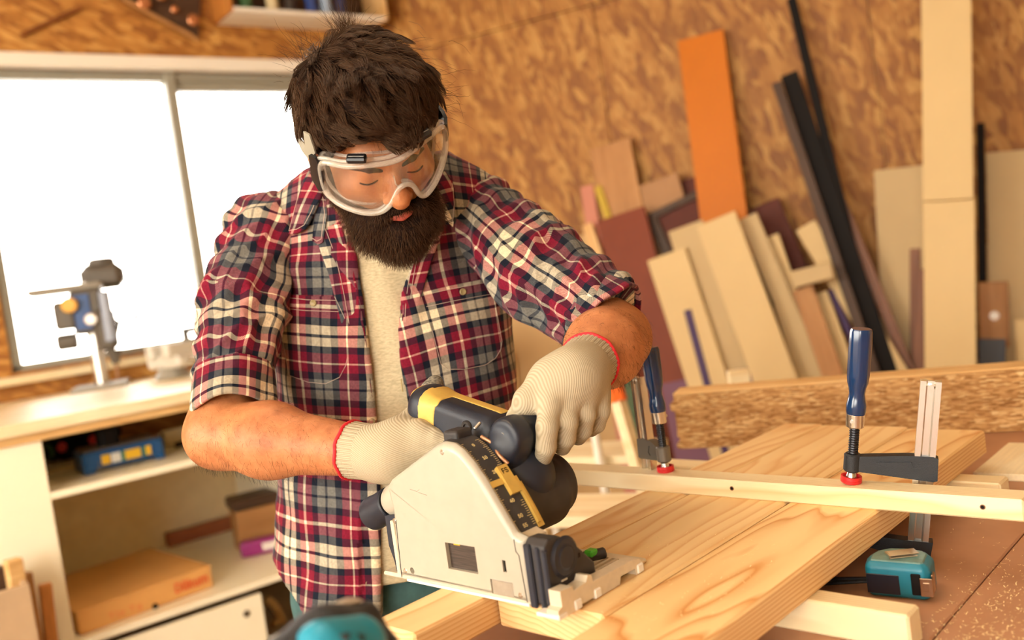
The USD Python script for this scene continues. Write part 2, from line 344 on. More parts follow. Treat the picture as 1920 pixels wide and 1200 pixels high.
obj("window_frame", cat(box((WIN[0], y0, WIN[2] - 0.01), (WIN[0] + fw, y1, WIN[3]), 0.005), box((WIN[1] - fw, y0, WIN[2] - 0.01), (WIN[1], y1, WIN[3]), 0.005),
    box((WIN[0], y0, WIN[2] - 0.01), (WIN[1], y1, WIN[2] + 0.03), 0.005), box((WIN[0], y0, WIN[3] - fw), (WIN[1], y1, WIN[3]), 0.005)), FRAME, w)
obj("mullion", box((1.465, y0 - 0.015, WIN[2]), (1.515, y1, WIN[3]), 0.006), FRAME, w)
sx0, sx1 = 1.515, WIN[1] - fw
obj("sash", cat(box((sx0, y0 + 0.01, WIN[3] - fw - 0.045), (sx1, y1 - 0.01, WIN[3] - fw), 0.004), box((sx0, y0 + 0.01, WIN[2] + 0.03), (sx1, y1 - 0.01, WIN[2] + 0.06), 0.004)), FRAME, w)
obj("pane", box((WIN[0] + fw, WALL_Y + 0.05, WIN[2] + 0.03), (1.465, WALL_Y + 0.056, WIN[3] - fw)), GLASS, w)
obj("pane", box((1.515, WALL_Y + 0.05, WIN[2] + 0.03), (WIN[1] - fw, WALL_Y + 0.056, WIN[3] - fw)), GLASS, w)

# ---------------------------------------------------------------- the long worktop and the cupboard under the window
def wpt(px, py, y):                    # a point of the photograph on the plane y of the window wall's frame, in that frame
    return RW.T @ onplane(px, py, BW, y)
def wz(px, py, z):
    return RW.T @ onz(px, py, z)
CY = 3.22
SHELF_W = plain("cupboard_lacquer", srgb(253, 243, 216), 0.4, vary=0.03, vscale=3)
t = thing("worktop", "long pale wooden worktop running below the bright window", "worktop", rz=ANG_W)
obj("front_board", box((-0.6, CY - 0.03, 1.01), (2.3, 4.10, 1.05), 0.004), CREAM_WOOD, t)
obj("back_board", box((-0.6, 4.115, 1.005), (2.5, WALL_Y - 0.03, 1.047), 0.004), CREAM_WOOD, t)
obj("front_rail", box((-0.6, CY - 0.012, 0.982), (2.3, CY + 0.02, 1.01), 0.003), PINE, t)
x_l, x_r = wpt(75, 811, CY)[0], 1.42
z_s1 = float(np.mean([wpt(97, 923, CY)[2], wpt(429, 846, CY)[2]])); z_s2 = float(np.mean([wpt(154, 1196, CY)[2], wpt(528, 1079, CY)[2]]))
PLY = wood("birch_back_panel", srgb(252, 232, 188), srgb(234, 200, 144), (3, 12, 3), 0.5, 0.7, 0.05)
c = thing("open_cupboard", "cream open fronted cupboard with shelves under the long worktop", "cupboard", rz=ANG_W)
obj("side_panel", box((x_l - 0.30, CY, 0.02), (x_l, CY + 0.03, 0.982), 0.002), SHELF_W, c, label="wide pale filler panel closing the cupboard's end")
obj("side_panel", box((x_l - 0.03, CY + 0.03, 0.02), (x_l, 4.15, 0.982)), SHELF_W, c)
obj("side_panel", box((x_r + 0.46, CY, 0.02), (x_r + 0.49, 4.15, 0.982)), SHELF_W, c)
obj("shelf", box((x_l, CY, z_s1 - 0.022), (x_r + 0.46, 4.13, z_s1), 0.002), SHELF_W, c)
obj("shelf", box((x_l, CY, z_s2 - 0.022), (x_r + 0.46, 4.13, z_s2), 0.002), SHELF_W, c)
obj("back_panel", box((x_l, 4.13, 0.02), (x_r + 0.46, 4.15, z_s1)), PLY, c)
obj("back_panel", box((x_l, 4.13, z_s1), (x_r + 0.46, 4.15, 0.982)), OSB_SIDE, c, label="chipboard back panel above the upper shelf")
obj("divider", box((x_r - 0.02, CY + 0.30, z_s1 - 0.6), (x_r + 0.005, 4.13, z_s1 - 0.022)), SHELF_W, c, label="pale upright panel behind the man's hip")
xd = wpt(488, 1108, CY)[0]
d = obj("door", box((x_l + 0.004, CY - 0.004, 0.05), (xd, CY + 0.016, z_s2 - 0.045), 0.002), SHELF_W, c)
q = wpt(461, 1150, CY)
obj("lock", cyl((q[0], CY + 0.0, q[2]), (q[0], CY - 0.012, q[2]), 0.012, bevel=0.003), plain("lock_metal", srgb(120, 112, 100), 0.3, 1.0), d)
obj("plinth", box((x_l, CY + 0.05, 0.0), (x_r + 0.46, CY + 0.07, 0.05)), SHELF_W, c)
# ---------------------------------------------------------------- boards that lean on the back wall
from shapely.geometry import Polygon as _Poly2
KN = RK[:, 1]                                            # into the wall
def tobj(name, label, cat_, mesh, m, loc=(0, 0, 0), quat=None, group=None, smooth=35, uv=None, kind=None):
    p = usdkit.mesh(stage, "/World/" + numbered("/World", name), mesh, m, smooth=smooth, uv=uv)
    if quat is not None:
        q = np.asarray(quat, float); p.AddTransformOp().Set(Gf.Matrix4d(*q[:, 0], 0, *q[:, 1], 0, *q[:, 2], 0, *map(float, loc), 1))
    else:
        p.AddTranslateOp().Set(Gf.Vec3d(*map(float, loc)))
    tag(p, label, cat_, group, kind); return p
def lean(tl, tr, bl, off, th, theta=8.0, zmin=0.01, length=None):
    """A board from its two top corners and a point low on its first edge: off metres in front of the wall, th thick, theta degrees of lean.
    Returns (length, width, origin, axes); axes: x down the board, y across it, z out of the wall."""
    ct, st = math.cos(math.radians(theta)), math.sin(math.radians(theta))
    o = CORNER - KN * off
    p0 = onplane(*tl, KN, KN @ o)
    n = unit(KN * ct - np.array([0, 0, 1.0]) * st)
    p1, pb = onplane(*tr, n, n @ p0), onplane(*bl, n, n @ p0)
    x = unit(pb - p0); z = -n; y = np.cross(z, x)
    wdt = (p1 - p0) @ y
    L = length if length else (p0[2] - zmin) / max(-x[2], 0.2)
    return L, abs(wdt), p0 if wdt > 0 else p0 + y * wdt, np.stack([x, y, z], 1)
_laid = []
def layer(tl, tr, bl, off, th, theta=8.0, length=None):
    """moves a board out from the wall until it clears the ones already placed behind it"""
    L, wd, o, q = lean(tl, tr, bl, off, th, theta, length=length)
    c = np.array([o, o + q[:, 0] * L, o + q[:, 0] * L + q[:, 1] * wd, o + q[:, 1] * wd]); quad = _Poly2(np.stack([(c - CORNER) @ RK[:, 0], c[:, 2]], 1)).buffer(0.012)
    for _ in range(60):
        hitb = [b_ for b_ in _laid if b_[0].intersects(quad) and off < b_[2] + 0.004 and off + th > b_[1] - 0.004]
        if not hitb: break
        off = max(b_[2] for b_ in hitb) + 0.005
    _laid.append((quad, off, off + th)); return off
def board(name, label, tl, tr, bl, off, th, m, theta=8.0, length=None, group="boards leaning on the back wall", cat_="board", bev=0.002):
    off = layer(tl, tr, bl, off, th, theta, length); L, wd, o, q = lean(tl, tr, bl, off, th, theta, length=length)
    return tobj(name, label, cat_, box((0, 0, 0), (L, wd, th), bev), m, o, q, group)
CREAM_B = plain("cream_melamine", srgb(214, 186, 136), 0.5, spec=0.2, vary=0.03, vscale=3)
CREAM_B2 = plain("pale_cream_laminate", srgb(196, 170, 126), 0.5, spec=0.2, vary=0.04, vscale=3)
TANW = wood("tan_board", srgb(190, 140, 88), srgb(160, 108, 62), (2, 20, 20), 0.5, 0.6, 0.1)
ORANGE_B = plain("orange_laminate", srgb(196, 112, 30), 0.45, spec=0.2, vary=0.04, vscale=3)
RED_B = plain("red_brown_board", srgb(124, 58, 34), 0.5, spec=0.2, vary=0.1, vscale=4)
MAROON = plain("maroon_board", srgb(92, 44, 34), 0.55, spec=0.2, vary=0.1)
TAUPE = plain("taupe_board", srgb(170, 128, 90), 0.55, spec=0.2, vary=0.05)
PINK = plain("pink_board", srgb(196, 130, 110), 0.55, spec=0.2)
LIME = plain("yellow_green_board", srgb(190, 160, 60), 0.55, spec=0.2)
PURPLE = plain("purple_board", srgb(72, 52, 92), 0.5, spec=0.2)
BLACKB = plain("black_board", srgb(24, 20, 19), 0.6, spec=0.12)
BROWNB = wood("brown_laminate", srgb(138, 92, 66), srgb(108, 68, 48), (2, 24, 24), 0.45, 0.6, 0.1)
DARKB = wood("dark_brown_board", srgb(82, 58, 42), srgb(56, 40, 30), (2, 24, 24), 0.5, 0.6, 0.1)
BEIGE = plain("beige_sheet", srgb(196, 160, 112), 0.6, spec=0.2, vary=0.03, vscale=2)
bd = [
 ("leaning_board", "light tan board with plain square top, above the red brown panel", (1107, 282), (1186, 277), (1131, 415), 0.05, 0.018, TANW),
 ("leaning_board", "narrow pink board beside the tan board", (1090, 352), (1115, 350), (1101, 428), 0.06, 0.016, PINK),
 ("leaning_strip", "thin yellow green strip between the pink and the tan board", (1115, 353), (1129, 350), (1136, 415), 0.08, 0.016, LIME),
 ("leaning_board", "large red brown panel beside the man's elbow", (1121, 416), (1214, 406), (1196, 720), 0.20, 0.018, RED_B),
 ("leaning_board", "short taupe board next to the orange board", (1196, 351), (1277, 343), (1211, 408), 0.05, 0.018, TAUPE),
 ("leaning_board", "dark maroon board half hidden by the orange board", (1262, 345), (1310, 336), (1275, 400), 0.025, 0.016, MAROON),
 ("leaning_board", "tall plain orange board", (1272, 79), (1361, 87), (1311, 388), 0.035, 0.018, ORANGE_B),
 ("leaning_board", "wide dark red brown sheet behind the cream boards", (1382, 404), (1466, 384), (1420, 500), 0.07, 0.016, MAROON),
 ("leaning_board", "short cream board standing before the red brown panel", (1216, 490), (1290, 477), (1290, 720), 0.34, 0.02, CREAM_B),
 ("leaning_strip", "thin purple strip before the shorter cream board", (1283, 583), (1297, 580), (1319, 718), 0.385, 0.012, PURPLE),
 ("leaning_board", "cream board between the shorter one and the broadest one", (1255, 436), (1322, 425), (1343, 719), 0.29, 0.02, CREAM_B2),
 ("leaning_board", "broadest cream board in the middle of the leaning stack", (1308, 426), (1384, 408), (1408, 700), 0.33, 0.022, CREAM_B),
 ("leaning_board", "pale board just behind the broadest cream board", (1386, 414), (1424, 410), (1448, 560), 0.25, 0.018, CREAM_B2),
 ("leaning_board", "narrow pale board with a notched lower end", (1430, 449), (1463, 446), (1469, 566), 0.22, 0.018, CREAM_B),
 ("leaning_board", "white board low beside the broadest cream board", (1452, 573), (1491, 565), (1493, 700), 0.30, 0.018, CREAM_B),
 ("leaning_board", "brown board with a light edge low in the stack", (1487, 547), (1527, 542), (1540, 700), 0.33, 0.02, TANW),
 ("leaning_board", "slim white board between brown board and purple strip", (1527, 553), (1552, 548), (1577, 690), 0.28, 0.018, CREAM_B),
 ("leaning_strip", "short purple strip beside the slim white board", (1550, 546), (1562, 542), (1592, 637), 0.25, 0.014, PURPLE),
 ("leaning_board", "pale plank leaning over the short lying board", (1493, 434), (1532, 419), (1601, 610), 0.18, 0.02, CREAM_B),
 ("leaning_board", "long black board with a brown edge", (1464, 145), (1498, 141), (1628, 640), 0.12, 0.012, BLACKB),
 ("leaning_board", "very tall black strip reaching out of view", (1476, 0), (1494, -2), (1556, 335), 0.06, 0.014, BLACKB),
 ("leaning_board", "brown strip leaning beside the long black boards", (1552, 342), (1572, 338), (1672, 640), 0.13, 0.03, BROWNB),
 ("leaning_board", "dark brown plank between the two black boards", (1448, 160), (1463, 146), (1600, 610), 0.16, 0.02, DARKB),
 ("leaning_board", "off-white sheet beside the tallest white panel", (1639, 321), (1735, 309), (1647, 480), 0.04, 0.018, CREAM_B2),
 ("leaning_board", "slim brown strip behind the brown laminate board", (1706, 467), (1726, 464), (1706, 680), 0.10, 0.018, BROWNB),
 ("leaning_board", "brown laminate board before the tallest white panel", (1716, 505), (1781, 501), (1710, 682), 0.17, 0.018, BROWNB),
 ("leaning_board", "small low brown board at the foot of the white panel", (1778, 636), (1816, 630), (1776, 682), 0.20, 0.018, BROWNB),
 ("leaning_board", "black narrow board beside the tallest white panel", (1830, 233), (1846, 230), (1834, 525), 0.05, 0.02, BLACKB),
 ("leaning_board", "off-white panel past the black narrow board", (1849, 288), (1960, 268), (1852, 455), 0.03, 0.018, CREAM_B2),
 ("leaning_board", "beige panel standing before the off-white panel", (1850, 458), (1960, 430), (1852, 640), 0.06, 0.018, BEIGE),
 ("leaning_board", "white block at the edge of the leaning boards", (1902, 600), (1940, 596), (1905, 672), 0.22, 0.03, CREAM_B),
 ("leaning_sheet", "large plain beige sheet behind the man's raised elbow", (928, 470), (1125, 440), (960, 800), 0.10, 0.018, BEIGE),
 ("leaning_strip", "pale batten beside the large beige sheet", (1093, 425), (1112, 421), (1152, 600), 0.16, 0.02, PINE),
]
for r in sorted(bd, key=lambda r: r[5]): board(*r)
def board_parts(name, label, cat_, tl, tr, bl, off, th, theta=8.0, length=None):
    off = layer(tl, tr, bl, off, th, theta, length); L, wd, o, q = lean(tl, tr, bl, off, th, theta, length=length); return thing(name, label, cat_, o, quat=q, group=None if cat_ != 'panel' else 'boards leaning on the back wall'), L, wd
t, L, wd = board_parts("laminate_sheet", "tallest white panel, a joint across its middle, behind the brown laminate board", "panel", (1727, -60), (1820, -72), (1731, 360), 0.07, 0.02)
Lj = float(np.linalg.norm(onplane(1727, -60, KN, KN @ (CORNER - KN * 0.07)) - onplane(1731, 360, KN, KN @ (CORNER - KN * 0.07)))) * 1.01
obj("upper_sheet", box((0, 0, 0), (Lj - 0.002, wd, 0.02), 0.002), CREAM_B, t); obj("lower_sheet", box((Lj + 0.002, 0, 0.0), (L, wd * 1.02, 0.021), 0.002), CREAM_B, t)
t, L, wd = board_parts("dark_tray", "dark shallow wooden tray above the cream boards", "tray", (1213, 405), (1374, 388), (1245, 482), 0.13, 0.03, length=0.8)
for k, b_ in enumerate((((0, 0, 0), (0.035, wd, 0.03)), ((L - 0.035, 0, 0), (L, wd, 0.03)), ((0.035, 0, 0), (L - 0.035, 0.05, 0.03)), ((0.035, wd - 0.05, 0), (L - 0.035, wd, 0.03)))):
    obj("rail", box(*b_, 0.002), DARKB, t)
obj("panel", box((0.03, 0.04, 0.004), (L - 0.03, wd - 0.04, 0.01)), MAROON, t)
t, L, wd = board_parts("hinged_block", "tan block with a white sticker beside the black narrow board", "block", (1833, 531), (1888, 528), (1836, 633), 0.14, 0.056, length=0.27)
obj("block", box((0, 0, 0), (L, wd, 0.05), 0.003), TANW, t)
obj("sticker", cyl((L * 0.52, wd * 0.52, 0.05), (L * 0.52, wd * 0.52, 0.052), 0.018), plain("sticker_white", srgb(245, 240, 230), 0.3), t)
board("dark_block", "dark blue grey block under the stickered tan block", (1834, 635), (1884, 637), (1834, 690), 0.16, 0.06, plain("slate_block", srgb(48, 50, 58), 0.5), cat_="block")
board("lying_board", "short pale board lying across the stack of offcuts", (1486, 511), (1560, 500), (1492, 535), 0.30, 0.05, CREAM_B2, length=0.07)
t = thing("offcut", "small pale upright offcut peeping over the thick chipboard beam", "offcut", at(1366, 697, 3.0) * (1, 1, 0)); obj("offcut", box((0, 0, 0), (0.07, 0.03, at(1366, 697, 3.0)[2]), 0.003), CREAM_WOOD, t)
# ---------------------------------------------------------------- the bench: everything in its frame, x along the planks, y across them
ANG_B = 46.6
RB = rotz(ANG_B); AB, BB = RB[:, 0], RB[:, 1]
Z_T, Z_P, Z_U = 0.86, 0.94, 0.967                        # table top, plank top, top of the clamped batten
def pine(name, y0, z0, slope, freq=190.0, light=srgb(243, 206, 146), dark=srgb(205, 138, 70), x0=0.0, contrast=1.0, noise_amt=0.006):
    """boards sawn from a round log: growth rings about an axis that runs slightly tilted under the face"""
    n = {"tc": ("texture_coordinate", {}), "mp": ("mapping", {"location": (-x0, -y0, -z0)}), "sx": ("separate_xyz", {}), "sl": ("math", {"math_type": "multiply_add", "value2": slope}), "yz": ("combine_xyz", {}),
         "nm": ("mapping", {"scale": (1.6, 9, 9)}), "no": ("noise_texture", {"scale": 1.5, "detail": 2.0, "roughness": 0.4}), "na": ("vector_math", {"math_type": "multiply_add", "vector2": (0, noise_amt * 4, noise_amt * 4)}),
         "le": ("vector_math", {"math_type": "length"}), "fr": ("math", {"math_type": "multiply", "value2": freq}), "f": ("math", {"math_type": "fraction"}),
         "r": ("rgb_ramp", {"ramp": [(0.0, tuple(a * .45 + b * .55 for a, b in zip(light, dark))), (0.12, light), (0.55, tuple(a * .9 + b * .1 for a, b in zip(light, dark))), (0.82, tuple(a * (1 - .5 * contrast) + b * .5 * contrast for a, b in zip(light, dark))), (0.96, tuple(a * (1 - contrast) + b * contrast for a, b in zip(light, dark))), (1.0, tuple(a * .45 + b * .55 for a, b in zip(light, dark)))]}),
         "vm": ("mapping", {"scale": (1.1, 4, 4)}), "vn": ("noise_texture", {"scale": 2.0, "detail": 3.0}), "vr": ("rgb_ramp", {"ramp": [(0.3, (0.86, 0.8, 0.72)), (0.7, (1, 1, 1))]}), "mx": ("mix_color", {"blend_type": "multiply", "fac": 1.0}),
         "fm": ("mapping", {"scale": (12, 420, 420)}), "fn": ("noise_texture", {"scale": 1.0, "detail": 1.0}), "bm": ("bump", {"strength": 0.1, "distance": 0.001}), "p": ("principled_bsdf", {"roughness": 0.48, "specular_ior_level": 0.35})}
    l = [("tc.object", "mp.vector"), ("mp.vector", "sx.vector"), ("sx.x", "sl.value1"), ("sx.z", "sl.value3"), ("sx.y", "yz.y"), ("sl.value", "yz.z"), ("tc.object", "nm.vector"), ("nm.vector", "no.vector"), ("no.color", "na.vector1"), ("yz.vector", "na.vector3"),
         ("na.vector", "le.vector1"), ("le.value", "fr.value1"), ("fr.value", "f.value1"), ("f.value", "r.fac"), ("tc.object", "vm.vector"), ("vm.vector", "vn.vector"), ("vn.fac", "vr.fac"), ("r.color", "mx.a"), ("vr.color", "mx.b"), ("mx.result", "p.base_color"),
         ("tc.object", "fm.vector"), ("fm.vector", "fn.vector"), ("fn.fac", "bm.height"), ("bm.normal", "p.normal")]
    return mat(name, n, l)
def bthing(name, label, c_, group=None, kind=None):
    return thing(name, label, c_, rz=ANG_B, group=group, kind=kind)
def bobj(name, label, c_, mesh, m, group=None, kind=None, smooth=35):
    p = usdkit.mesh(stage, "/World/" + numbered("/World", name), mesh, m, smooth=smooth); p.AddRotateZOp().Set(ANG_B); tag(p, label, c_, group, kind); return p

HARDB = plain("table_hardboard", srgb(180, 132, 100), 0.5, vary=0.14, vscale=7, bump=0.1, bscale=500)
t = bthing("workbench", "brown hardboard topped workbench under the planks", "workbench")
obj("table_top", box((0.12, -0.75, Z_T - 0.03), (2.25, 0.3635, Z_T), 0.002), HARDB, t)
obj("table_top", box((0.12, 0.3655, Z_T - 0.03), (2.25, 1.03, Z_T - 0.0002), 0.002), HARDB, t)
for x in (0.2, 2.1):
    for y in (-0.65, 0.9): obj("leg", box((x, y, 0.0), (x + 0.07, y + 0.07, Z_T - 0.03), 0.004), PINE, t)
obj("apron", box((0.2, 0.88, 0.70), (2.17, 0.90, Z_T - 0.03)), PINE, t)

# battens below, planks, batten on top
SPRUCE = pine("spruce_batten", 0.9, -0.06, 0.004, freq=170.0, light=srgb(250, 236, 198), dark=srgb(230, 198, 142), contrast=0.75, noise_amt=0.004)
def batten(name, label, a0, a1, b0, b1, z0, z1, bv=0.003):
    L = b1 - b0
    p = usdkit.mesh(stage, "/World/" + numbered("/World", name), box((0, 0, 0), (L, a1 - a0, z1 - z0), bv), SPRUCE, smooth=35)
    o = AB * a1 + BB * b0 + np.array([0, 0, z0]); q = np.stack([BB, -AB, [0, 0, 1.0]], 1)
    p.AddTransformOp().Set(Gf.Matrix4d(*q[:, 0], 0, *q[:, 1], 0, *q[:, 2], 0, *o, 1)); tag(p, label, "batten", "battens under the planks"); return p
batten("wooden_batten", "pale batten under the planks, its square end beside the tape measure", 0.93, 0.965, 0.371, 1.0, Z_T, 0.90)
batten("wooden_batten", "pale batten under the far end of the planks", 1.44, 1.485, 0.415, 1.07, Z_T, 0.90)
t = thing("clamped_batten", "long pale batten clamped across the top of the planks", "batten", AB * 1.19 + BB * 0.308 + np.array([0, 0, Z_P]), quat=np.stack([BB, -AB, [0, 0, 1.0]], 1))
obj("batten", box((0, 0, 0), (0.80, 0.042, Z_U - Z_P), 0.002), SPRUCE, t)
for x in (0.045, 0.385):
    obj("screw_hole", cyl((x, 0.0405, 0.015), (x, 0.0424, 0.015), 0.0022, n=12), BLACKB, t)
    obj("screw_hole", lathe([(0.0022, 0.0), (0.0032, 0.0), (0.0032, 0.0008), (0.0022, 0.0008), (0.0022, 0.0)], 16).apply_transform(trimesh.transformations.translation_matrix((x, 0.0428, 0.015)) @ trimesh.transformations.rotation_matrix(math.pi / 2, (1, 0, 0))), BROWNB, t)
P_R = pine("pine_plank_cathedral", 0.548, -0.010, 0.026, freq=210.0, x0=1.0, noise_amt=0.007, contrast=0.95, light=srgb(250, 216, 158), dark=srgb(214, 148, 82))
P_M = pine("pine_plank_middle", 0.90, -0.05, 0.010, freq=150.0, x0=0.9, light=srgb(250, 220, 166), dark=srgb(226, 168, 104), contrast=0.7)
P_L = pine("pine_plank_outer", 0.64, -0.04, 0.012, freq=170.0, x0=0.6, light=srgb(249, 218, 164), dark=srgb(222, 162, 98), contrast=0.8)
bobj("pine_plank", "broad pine plank with looping grain, nearest the tape measure", "plank", box((0.60, 0.481, 0.90), (1.618, 0.6072, Z_P), 0.003), P_R, "pine planks on the bench")
bobj("pine_plank", "middle pine plank, cut off under the saw", "plank", box((0.722, 0.6110, 0.90), (1.632, 0.7713, Z_P), 0.003), P_M, "pine planks on the bench")
bobj("pine_plank", "outer pine plank on the man's side, running past the saw", "plank", box((0.597, 0.7750, 0.90), (1.642, 0.853, Z_P), 0.0028), P_L, "pine planks on the bench")
bobj("flat_board", "thin pale board lying flat on the bench beyond the planks", "board", box((1.595, -0.3, Z_T), (1.81, 0.50, Z_T + 0.012), 0.001), CREAM_WOOD)

# the thick chipboard beam on edge
b0, b1 = onz(1272, 842, Z_T + 0.001), onz(1920, 808, Z_T + 0.001); bx = unit(b1 - b0); by = np.cross([0, 0, 1.0], bx)
CHIP = mat("chipboard_core", {"tc": ("texture_coordinate", {}), "m": ("mapping", {"scale": (70, 330, 330)}), "v": ("voronoi_texture", {"scale": 1.0}), "s": ("separate_color", {}), "r": ("rgb_ramp", {"ramp": [(0, srgb(150, 106, 60)), (0.35, srgb(190, 144, 90)), (0.75, srgb(210, 166, 110)), (1, srgb(236, 204, 150))]}),
    "m2": ("mapping", {"scale": (3, 10, 22)}), "n2": ("noise_texture", {"scale": 1.0, "detail": 3.0}), "r2": ("rgb_ramp", {"ramp": [(0.35, (0.74, 0.68, 0.62)), (0.65, (1, 1, 1))]}), "mx": ("mix_color", {"blend_type": "multiply", "fac": 1.0}), "bm": ("bump", {"strength": 0.4, "distance": 0.002}), "p": ("principled_bsdf", {"roughness": 0.7, "specular_ior_level": 0.2})},
    [("tc.object", "m.vector"), ("m.vector", "v.vector"), ("v.color", "s.color"), ("s.r", "r.fac"), ("tc.object", "m2.vector"), ("m2.vector", "n2.vector"), ("n2.fac", "r2.fac"), ("r.color", "mx.a"), ("r2.color", "mx.b"), ("mx.result", "p.base_color"), ("s.g", "bm.height"), ("bm.normal", "p.normal")])
H = 0.128
t = thing("chipboard_beam", "thick chipboard beam standing on edge behind the planks", "beam", b0, quat=np.stack([bx, by, [0, 0, 1.0]], 1))
prof = [(0.004, 0.0), (-0.002, 0.003), (-0.002, 0.012), (0.006, 0.017), (0.006, 0.024), (0.001, 0.030), (0.003, 0.045), (0.003, 0.085), (-0.006, 0.089), (-0.006, 0.104), (0.003, 0.110), (0.004, 0.1225), (1.45, 0.1225), (1.45, 0.0)]
obj("core", prism(prof, 0.075, "y"), CHIP, t, smooth=False)
obj("top_facing", box((0.003, -0.001, 0.1225), (1.45, 0.076, H), 0.002), PINE, t, label="smooth pale wooden top face")

# ---------------------------------------------------------------- the two screw clamps
STEEL = plain("zinc_steel", srgb(226, 222, 214), 0.25, 1.0)
SCREWM = plain("black_screw_steel", srgb(60, 60, 64), 0.35, 0.8)
IRON = plain("dark_cast_iron", srgb(38, 42, 48), 0.42, 0.2, bump=0.5, bscale=900)
GREYIRON = plain("grey_cast_arm", srgb(120, 116, 108), 0.4, 0.6)
BLUEH = plain("blue_lacquer", srgb(8, 46, 88), 0.2, coat=0.6)
REDP = plain("red_plastic", srgb(214, 36, 40), 0.35)
def clamp(label, pad, bar_dir, arm, drop, bar_top, up=(0, 0, 1.0), armm=IRON, hl=0.118):
    z = unit(up); x = np.asarray(bar_dir, float); x = unit(x - z * (x @ z)); y = np.cross(z, x); q = np.stack([x, y, z], 1)
    t = thing("screw_clamp", label, "clamp", pad, quat=q, group="screw clamps on the batten")
    obj("pad", cat(cyl((0, 0, 0.0), (0, 0, 0.006), 0.0138, bevel=0.0015), lathe([(0.0105, 0.005), (0.0138, 0.005), (0.0135, 0.0095), (0.0112, 0.0095), (0.0105, 0.005)], 28)), REDP, t)
    obj("ball_joint", cyl((0, 0, 0.004), (0, 0, 0.016), 0.0075, 0.0055, bevel=0.002), STEEL, t)
    s0, s1 = 0.014, 0.080
    ang = np.linspace(0, 2 * np.pi * 20, 20 * 14); zz = np.linspace(s0, s1, len(ang))
    obj("screw", cat(cyl((0, 0, s0), (0, 0, s1), 0.0052, n=16), sweep(np.stack([0.0056 * np.cos(ang), 0.0056 * np.sin(ang), zz], 1), 0.0012, 5)), SCREWM, t)
    obj("ferrule", cat(cyl((0, 0, s1 - 0.002), (0, 0, s1 + 0.017), 0.0115, 0.0122, bevel=0.001), cyl((-0.004, -0.0122, s1 + 0.008), (-0.004, -0.0105, s1 + 0.008), 0.0025, n=12)), STEEL, t)
    prof = [(0, 0), (0.0115, 0.0), (0.0128, 0.006), (0.0130, 0.014), (0.0112, 0.022), (0.0100, 0.030), (0.0112, 0.038), (0.0132, 0.045), (0.0140, 0.055), (0.0143, 0.10), (0.0140, hl - 0.004), (0.0125, hl), (0, hl)]
    h = lathe(prof, 8); a = np.arctan2(h.vertices[:, 1], h.vertices[:, 0]); h = lathe(prof, 32)
    a = np.arctan2(h.vertices[:, 1], h.vertices[:, 0]); f = 1 + 0.035 * np.cos(8 * a) * np.clip((h.vertices[:, 2] - 0.04) / 0.02, 0, 1); h.vertices[:, :2] *= f[:, None]; h.apply_translation((0, 0, s1 + 0.014))
    obj("handle", h, BLUEH, t, label="blue lacquered wooden handle")
    zc = 0.029                                            # the sliding arm's middle height
    obj("sliding_arm", cat(cyl((0, 0, zc - 0.013), (0, 0, zc + 0.012), 0.0112, bevel=0.002), prism([(0.006, zc - 0.011), (arm + 0.012, zc - 0.013), (arm + 0.017, zc - 0.011), (arm + 0.016, zc + 0.019), (arm + 0.010, zc + 0.021), (arm - 0.02, zc + 0.019), (0.006, zc + 0.010)], 0.014, "y").apply_translation((0, -0.007, 0)),
        prism([(0.03, zc - 0.004), (arm - 0.016, zc - 0.005), (arm - 0.012, zc), (arm - 0.016, zc + 0.011), (0.03, zc + 0.006)], 0.0165, "y").apply_translation((0, -0.00825, 0))), armm, t)
    bw, bt = 0.0125, 0.0065
    sec = [(-bw, -bt), (-bw * 0.45, -bt), (-bw * 0.3, -bt * 0.35), (bw * 0.3, -bt * 0.35), (bw * 0.45, -bt), (bw, -bt), (bw, bt), (bw * 0.45, bt), (bw * 0.3, bt * 0.35), (-bw * 0.3, bt * 0.35), (-bw * 0.45, bt), (-bw, bt)]
    obj("bar", prism(sec, bar_top + drop, "z").apply_translation((arm, 0, -drop)), STEEL, t)
    obj("bar_pin", cyl((arm, -0.0075, bar_top - 0.007), (arm, 0.0075, bar_top - 0.007), 0.003, n=12), STEEL, t)
    obj("fixed_jaw", cat(prism([(-0.012, -drop + 0.012), (arm - 0.02, -drop - 0.002), (arm + 0.016, -drop), (arm + 0.018, -drop + 0.024), (arm - 0.02, -drop + 0.022), (0.0, -drop + 0.022), (-0.012, -drop + 0.022)], 0.016, "y").apply_translation((0, -0.008, 0)), cyl((-0.002, 0, -drop + 0.014), (-0.002, 0, -drop + 0.026), 0.010, bevel=0.002)), armm, t)
    return t
tilt = math.radians(10.5)
pad = AB * 1.172 + BB * 0.5235 + np.array([0, 0, Z_U])
clamp("blue handled screw clamp with black arm, above the tape measure", pad + np.array([0, 0, 0.0015]), -BB * math.cos(tilt) + AB * 0.36, 0.088, 0.091, 0.150, up=np.array([0, 0, math.cos(tilt)]) - BB * math.sin(tilt))
pad2 = AB * 1.172 + BB * 0.822 + np.array([0, 0, Z_U])
_fb = onz(1214, 845, Z_U + 0.029) - (pad2 + np.array([0, 0, 0.029])); d2 = unit(_fb * (1, 1, 0)); _fl = min(float(np.linalg.norm(_fb)), 0.13)
clamp("blue handled screw clamp with grey arm, before the chipboard beam's end", pad2, d2, _fl, 0.090, 0.150, armm=GREYIRON, hl=0.105)

